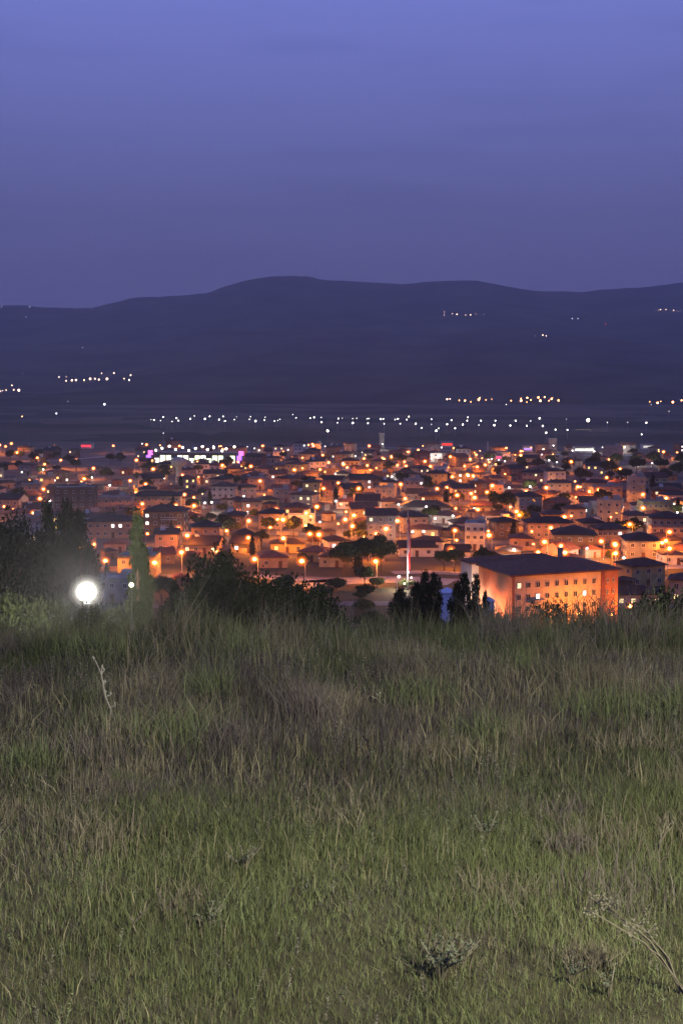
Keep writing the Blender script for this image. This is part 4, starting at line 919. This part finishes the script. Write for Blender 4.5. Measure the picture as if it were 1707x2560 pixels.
x, y = scatter(7000, 12.0, 17.0, 1.0); blades('feathery_grass', x, y, hgt(x, y) * nrg.uniform(1.0, 1.9, len(x)), nrg.uniform(.006, .012, len(x)), (STRAW * .45 + MGREEN * .35)[None] * nrg.uniform(.6, 1.2, (len(x), 1)), .16, 1.0)
x, y = scatter(14000, 3.5, 12, 1.0); k_ = fbm(x / .9, y / .9, 53, 3) > .48; x, y = x[k_], y[k_]
blades('dry_stalk_grass', x, y, hgt(x, y) * nrg.uniform(1.2, 2.3, len(x)), wid(y, len(x)) * .8, STRAW[None] * nrg.uniform(.5, 1.5, (len(x), 1)), .3, .8)
# tussocks standing higher than the turf around them
cx_, cy_ = scatter(150, 4.0, 13.0, .9); TX, TY, TH, TC = [], [], [], []
for i in range(len(cx_)):
    k = int(nrg.integers(160, 360)); rr = nrg.uniform(.05, .16) * (.5 + .09 * cy_[i]); TX.append(cx_[i] + nrg.normal(0, rr, k)); TY.append(np.clip(cy_[i] + nrg.normal(0, rr, k), 3, 15)); TH.append(nrg.uniform(.6, 1.25, k) * nrg.uniform(1.5, 2.4))
    TC.append(np.tile([np.array([.150, .125, .085]), np.array([.105, .085, .072]), np.array([.095, .110, .048])][i % 3] * nrg.uniform(.7, 1.2), (k, 1)) * nrg.uniform(.6, 1.4, (k, 1)))
x, y = np.concatenate(TX), np.concatenate(TY); blades('tussock_grass', x, y, hgt(x, y) * np.concatenate(TH), wid(y, len(x)) * .9, np.concatenate(TC), .38, .5)
# upright leafy weed stems mixed into the grass
x, y = scatter(11000, 3.2, 15.5, .9); k_ = fbm(x / (.09 * y), np.log(y) * 8, 71, 3) > .42; x, y = x[k_], y[k_]; n = len(x); hs = hgt(x, y) * nrg.uniform(1.1, 2.3, n); zs = gz(x, y) - .02; ws = wid(y, n) * 1.0
lx, ly = nrg.normal(0, .16, n) * hs, nrg.normal(0, .16, n) * hs; VV = [np.stack([np.stack([x - ws * .4, y, zs], 1), np.stack([x + ws * .4, y, zs], 1), np.stack([x + lx, y + ly, zs + hs], 1)], 1)]
for k in range(11):
    u = .30 + .70 * (k + nrg.random(n)) / 11; bx, by, bz = x + lx * u, y + ly * u, zs + hs * u; a_ = nrg.uniform(0, 6.283, n); ll = ws * nrg.uniform(2.5, 5.5, n) * (1.25 - .5 * u)
    VV.append(np.stack([np.stack([bx, by, bz - ws * .5], 1), np.stack([bx + np.cos(a_) * ll, by + np.sin(a_) * ll, bz + ll * nrg.uniform(.1, 1.0, n)], 1), np.stack([bx, by, bz + ws * .9], 1)], 1))
VA = np.concatenate(VV, 0); m = fast_mesh('weed_stems', VA.reshape(-1, 3), np.arange(len(VA) * 3).reshape(-1, 3), GM)
cw = np.where(nrg.random((n, 1)) < np.interp(y, [3, 6, 12], [.65, .4, .4])[:, None], np.array([.115, .130, .066]), np.array([.150, .132, .108])) * nrg.uniform(.5, 1.6, (n, 1)); cw = np.tile(cw, (12, 1))
c4 = np.ones((len(VA), 3, 4), np.float32); c4[:, :, :3] = cw[:, None, :]; m.color_attributes.new('tint', 'FLOAT_COLOR', 'POINT').data.foreach_set('color', c4.ravel()); o = ob('weed_stems', m); o['kind'] = 'stuff'
x, y = scatter(26000, 17, 46, 1.0)
blades('slope_grass', x, y, nrg.uniform(.3, .8, len(x)), nrg.uniform(.012, .025, len(x)), tint(x, y, np.full(len(x), .6), MGREEN), .25)

# ------------------------------------------------------------------ single weeds that stand out in the field
M['stalk'] = mat('pale_dry_stalk', (.17, .145, .10), .8, .2, 8.0); M['sage'] = mat('grey_green_leaf', (.115, .130, .075), .8, .25, 12.0); M['umbel'] = mat('cream_flower', (.18, .165, .11), .8, .2, 10.0)
def gpx(px, py):
    p = ground_at(px, py, 0, 2.0, 40); p.z = float(gz(np.array([p.x]), np.array([p.y]))[0]); return p
def stalk(px, py, h, lean, label, side=6, spread=.05, m='stalk', r0=.006, leaf=0):
    p = gpx(px, py); o = thing('dry_weed', label, 'weed', p); r_ = random.Random(px); a = MB()
    P = [Vector((lean[0] * u ** 1.3 + .01 * math.sin(u * 9), lean[1] * u, h * u)) for u in np.linspace(0, 1, 7)]; P[0].z = -.05
    a.tube(P, [r0 * (1 - .6 * u) for u in np.linspace(0, 1, 7)], 5); ob('stem', a.mesh('stem', M[m]), o)
    for i in range(side):
        b = MB(); q = P[2 + i % 5]; e = q + Vector((r_.uniform(-1, 1), r_.uniform(-1, 1), r_.uniform(.2, 1.2))) * spread; b.tube([q, (q + e) / 2 + Vector((0, 0, .01)), e, e + Vector((.003, 0, .012)), e + Vector((r_.uniform(-.01, .01), 0, .03))], [r0 * .6, r0 * .5, r0 * .4, r0 * .9, r0 * .4], 5)
        ob('side_shoot', b.mesh('side_shoot', M[m]), o)
    return o
M['bleached'] = mat('bleached_stalk', (.33, .30, .24), .8, .2, 8.0)
stalk(288, 1835, .50, (-.11, -.05), 'tall pale knobbly dry stalk leaning left below the floodlight', 9, .035, 'bleached', r0=.009)
stalk(985, 1790, .16, (-.18, -.06), 'pale forked dry stick lying across the grass', 4, .05, 'bleached', r0=.006)
stalk(640, 2010, .16, (.02, 0), 'small clump of pale upright dry stems in mid field', 8, .05, r0=.004)
stalk(1640, 2230, .30, (.03, 0), 'pale upright dry weed at the right of the field', 8, .05, r0=.004)
stalk(1288, 2300, .12, (.0, 0), 'short pale yellow dry stem in the lower field', 4, .03, r0=.004)
stalk(337, 2340, .10, (.01, 0), 'short dry stem beside the dark hollow in the grass', 4, .03, r0=.004)
def sage(px, py, h, label, n=9, m='sage', nm='leafy_weed'):
    p = gpx(px, py); o = thing(nm, label, 'weed', p); r_ = random.Random(px + 1); a = MB(); b = MB()
    for i in range(n):
        t_ = r_.uniform(0, 6.28); l = r_.uniform(.25, .75) * h; e = Vector((math.cos(t_) * l, math.sin(t_) * l, h * r_.uniform(.6, 1))); mdl = Vector((e.x * .35, e.y * .35, e.z * .55)); a.tube([(0, 0, -.03), mdl, e], [.004, .003, .002], 4)
        for k in range(12):
            u = .35 + .65 * k / 12; q = mdl.lerp(e, max(0, (u - .35) / .65)); tt = r_.uniform(0, 6.28); dv = Vector((math.cos(tt), math.sin(tt), r_.uniform(.2, .9))).normalized() * h * .13; sd = dv.cross(Vector((0, 0, 1))).normalized() * h * .035
            b.add([q, q + dv * .5 + sd, q + dv, q + dv * .5 - sd], [(0, 1, 2, 3)])
    ob('stems', a.mesh('stems', M['stalk']), o); ob('leaves', b.mesh('leaves', M[m]), o); return o
sage(1100, 2420, .15, 'grey-green leafy weed in a dark hollow of the lower field', 12); sage(1150, 2400, .12, 'smaller grey-green weed right beside the leafy weed', 6)
sage(1430, 2440, .10, 'tiny pale leafy weed near the bottom of the field', 6); sage(520, 2310, .12, 'pale grey weed with bent stems in the lower left field', 7); sage(1525, 2475, .10, 'low pale green weed at the bottom of the field', 7)
sage(610, 2175, .13, 'grey-green weed tuft in the middle of the field', 8); sage(1215, 2110, .16, 'pale weed tuft where the grass turns brown', 8); sage(1460, 1830, .2, 'pale weed head standing out below the dark right-hand grass', 8)
sage(205, 2060, .10, 'small weed with pale yellow flower head', 7, 'umbel', 'flowering_weed')
p = gpx(1712, 2475); o = thing('umbel_weed', 'tall dry umbel weed arching in from the right with cream seed heads', 'weed', p); a = MB(); b = MB(); r_ = random.Random(5)
for i in range(6):
    e = Vector((-.13 - .03 * i + r_.uniform(-.02, .03), .02 + r_.uniform(-.05, .08), .17 + .018 * i + r_.uniform(-.02, .03))) * (1.0 + .12 * (i % 3)); mdl = Vector((e.x * .45, e.y * .4, e.z * .62)); a.tube([(0.01 * i, 0, -.04), mdl, e], [.004, .003, .002], 5)
    for k in range(12):
        q = e + Vector((r_.uniform(-1, 1), r_.uniform(-1, 1), r_.uniform(-.2, .7))) * .035; a.tube([e, q], [.0014, .001], 3); v, f = ico(.005, 1); b.add([(vv[0] + q.x, vv[1] + q.y, vv[2] + q.z) for vv in v], f)
ob('stems', a.mesh('stems', M['stalk']), o); ob('seed_heads', b.mesh('seed_heads', M['umbel']), o)

# ------------------------------------------------------------------ parked cars on the lamplit road
def car(px, py, c, label, rz):
    p = ground_at(px, py, 0, 200); o = thing('parked_car', label, 'car', (p.x, p.y, PLAIN + .06), rz); paint = mat('car_paint', c, .3, .05, spec=.5)
    prof = [(-2.05, .35), (-2.1, .75), (-1.9, .95), (-1.35, 1.02), (-.75, 1.45), (.55, 1.48), (1.15, 1.0), (1.95, .85), (2.1, .6), (2.05, .35)]
    V = [(x_, -.82 + (.12 if z_ > 1.1 else 0), z_) for x_, z_ in prof] + [(x_, .82 - (.12 if z_ > 1.1 else 0), z_) for x_, z_ in prof]; n = len(prof)
    ob('body', mesh('body', V, [tuple(reversed(range(n))), tuple(range(n, 2 * n))] + [(i, (i + 1) % n, n + (i + 1) % n, n + i) for i in range(n)], [paint]), o)
    for s in (-1, 1):
        a = MB(); a.add([(-1.15, s * .835, 1.05), (-.72, s * .735, 1.38), (.5, s * .735, 1.40), (.95, s * .835, 1.05)], [(0, 1, 2, 3)]); ob('side_window', a.mesh('side_window', M['glass']), o)
        for xx in (-1.3, 1.3):
            a = MB(); a.tube([(xx, s * .68, .32), (xx, s * .86, .32)], .32, 12); w = ob('wheel', a.mesh('wheel', M['dark_metal']), o); a = MB(); a.tube([(xx, s * .86, .32), (xx, s * .88, .32)], .18, 8); ob('rim', a.mesh('rim', M['metal']), w)
        a = MB(); a.box(2.02, 2.09, s * .62 - .15, s * .62 + .15, .62, .74); ob('headlight', a.mesh('headlight', M['frame']), o)
car(1552, 1417, (.25, .03, .02), 'small dark red car parked on the lamplit right-hand road', R(4)); car(1575, 1423, (.02, .02, .025), 'black car parked on the lamplit right-hand road', R(2))
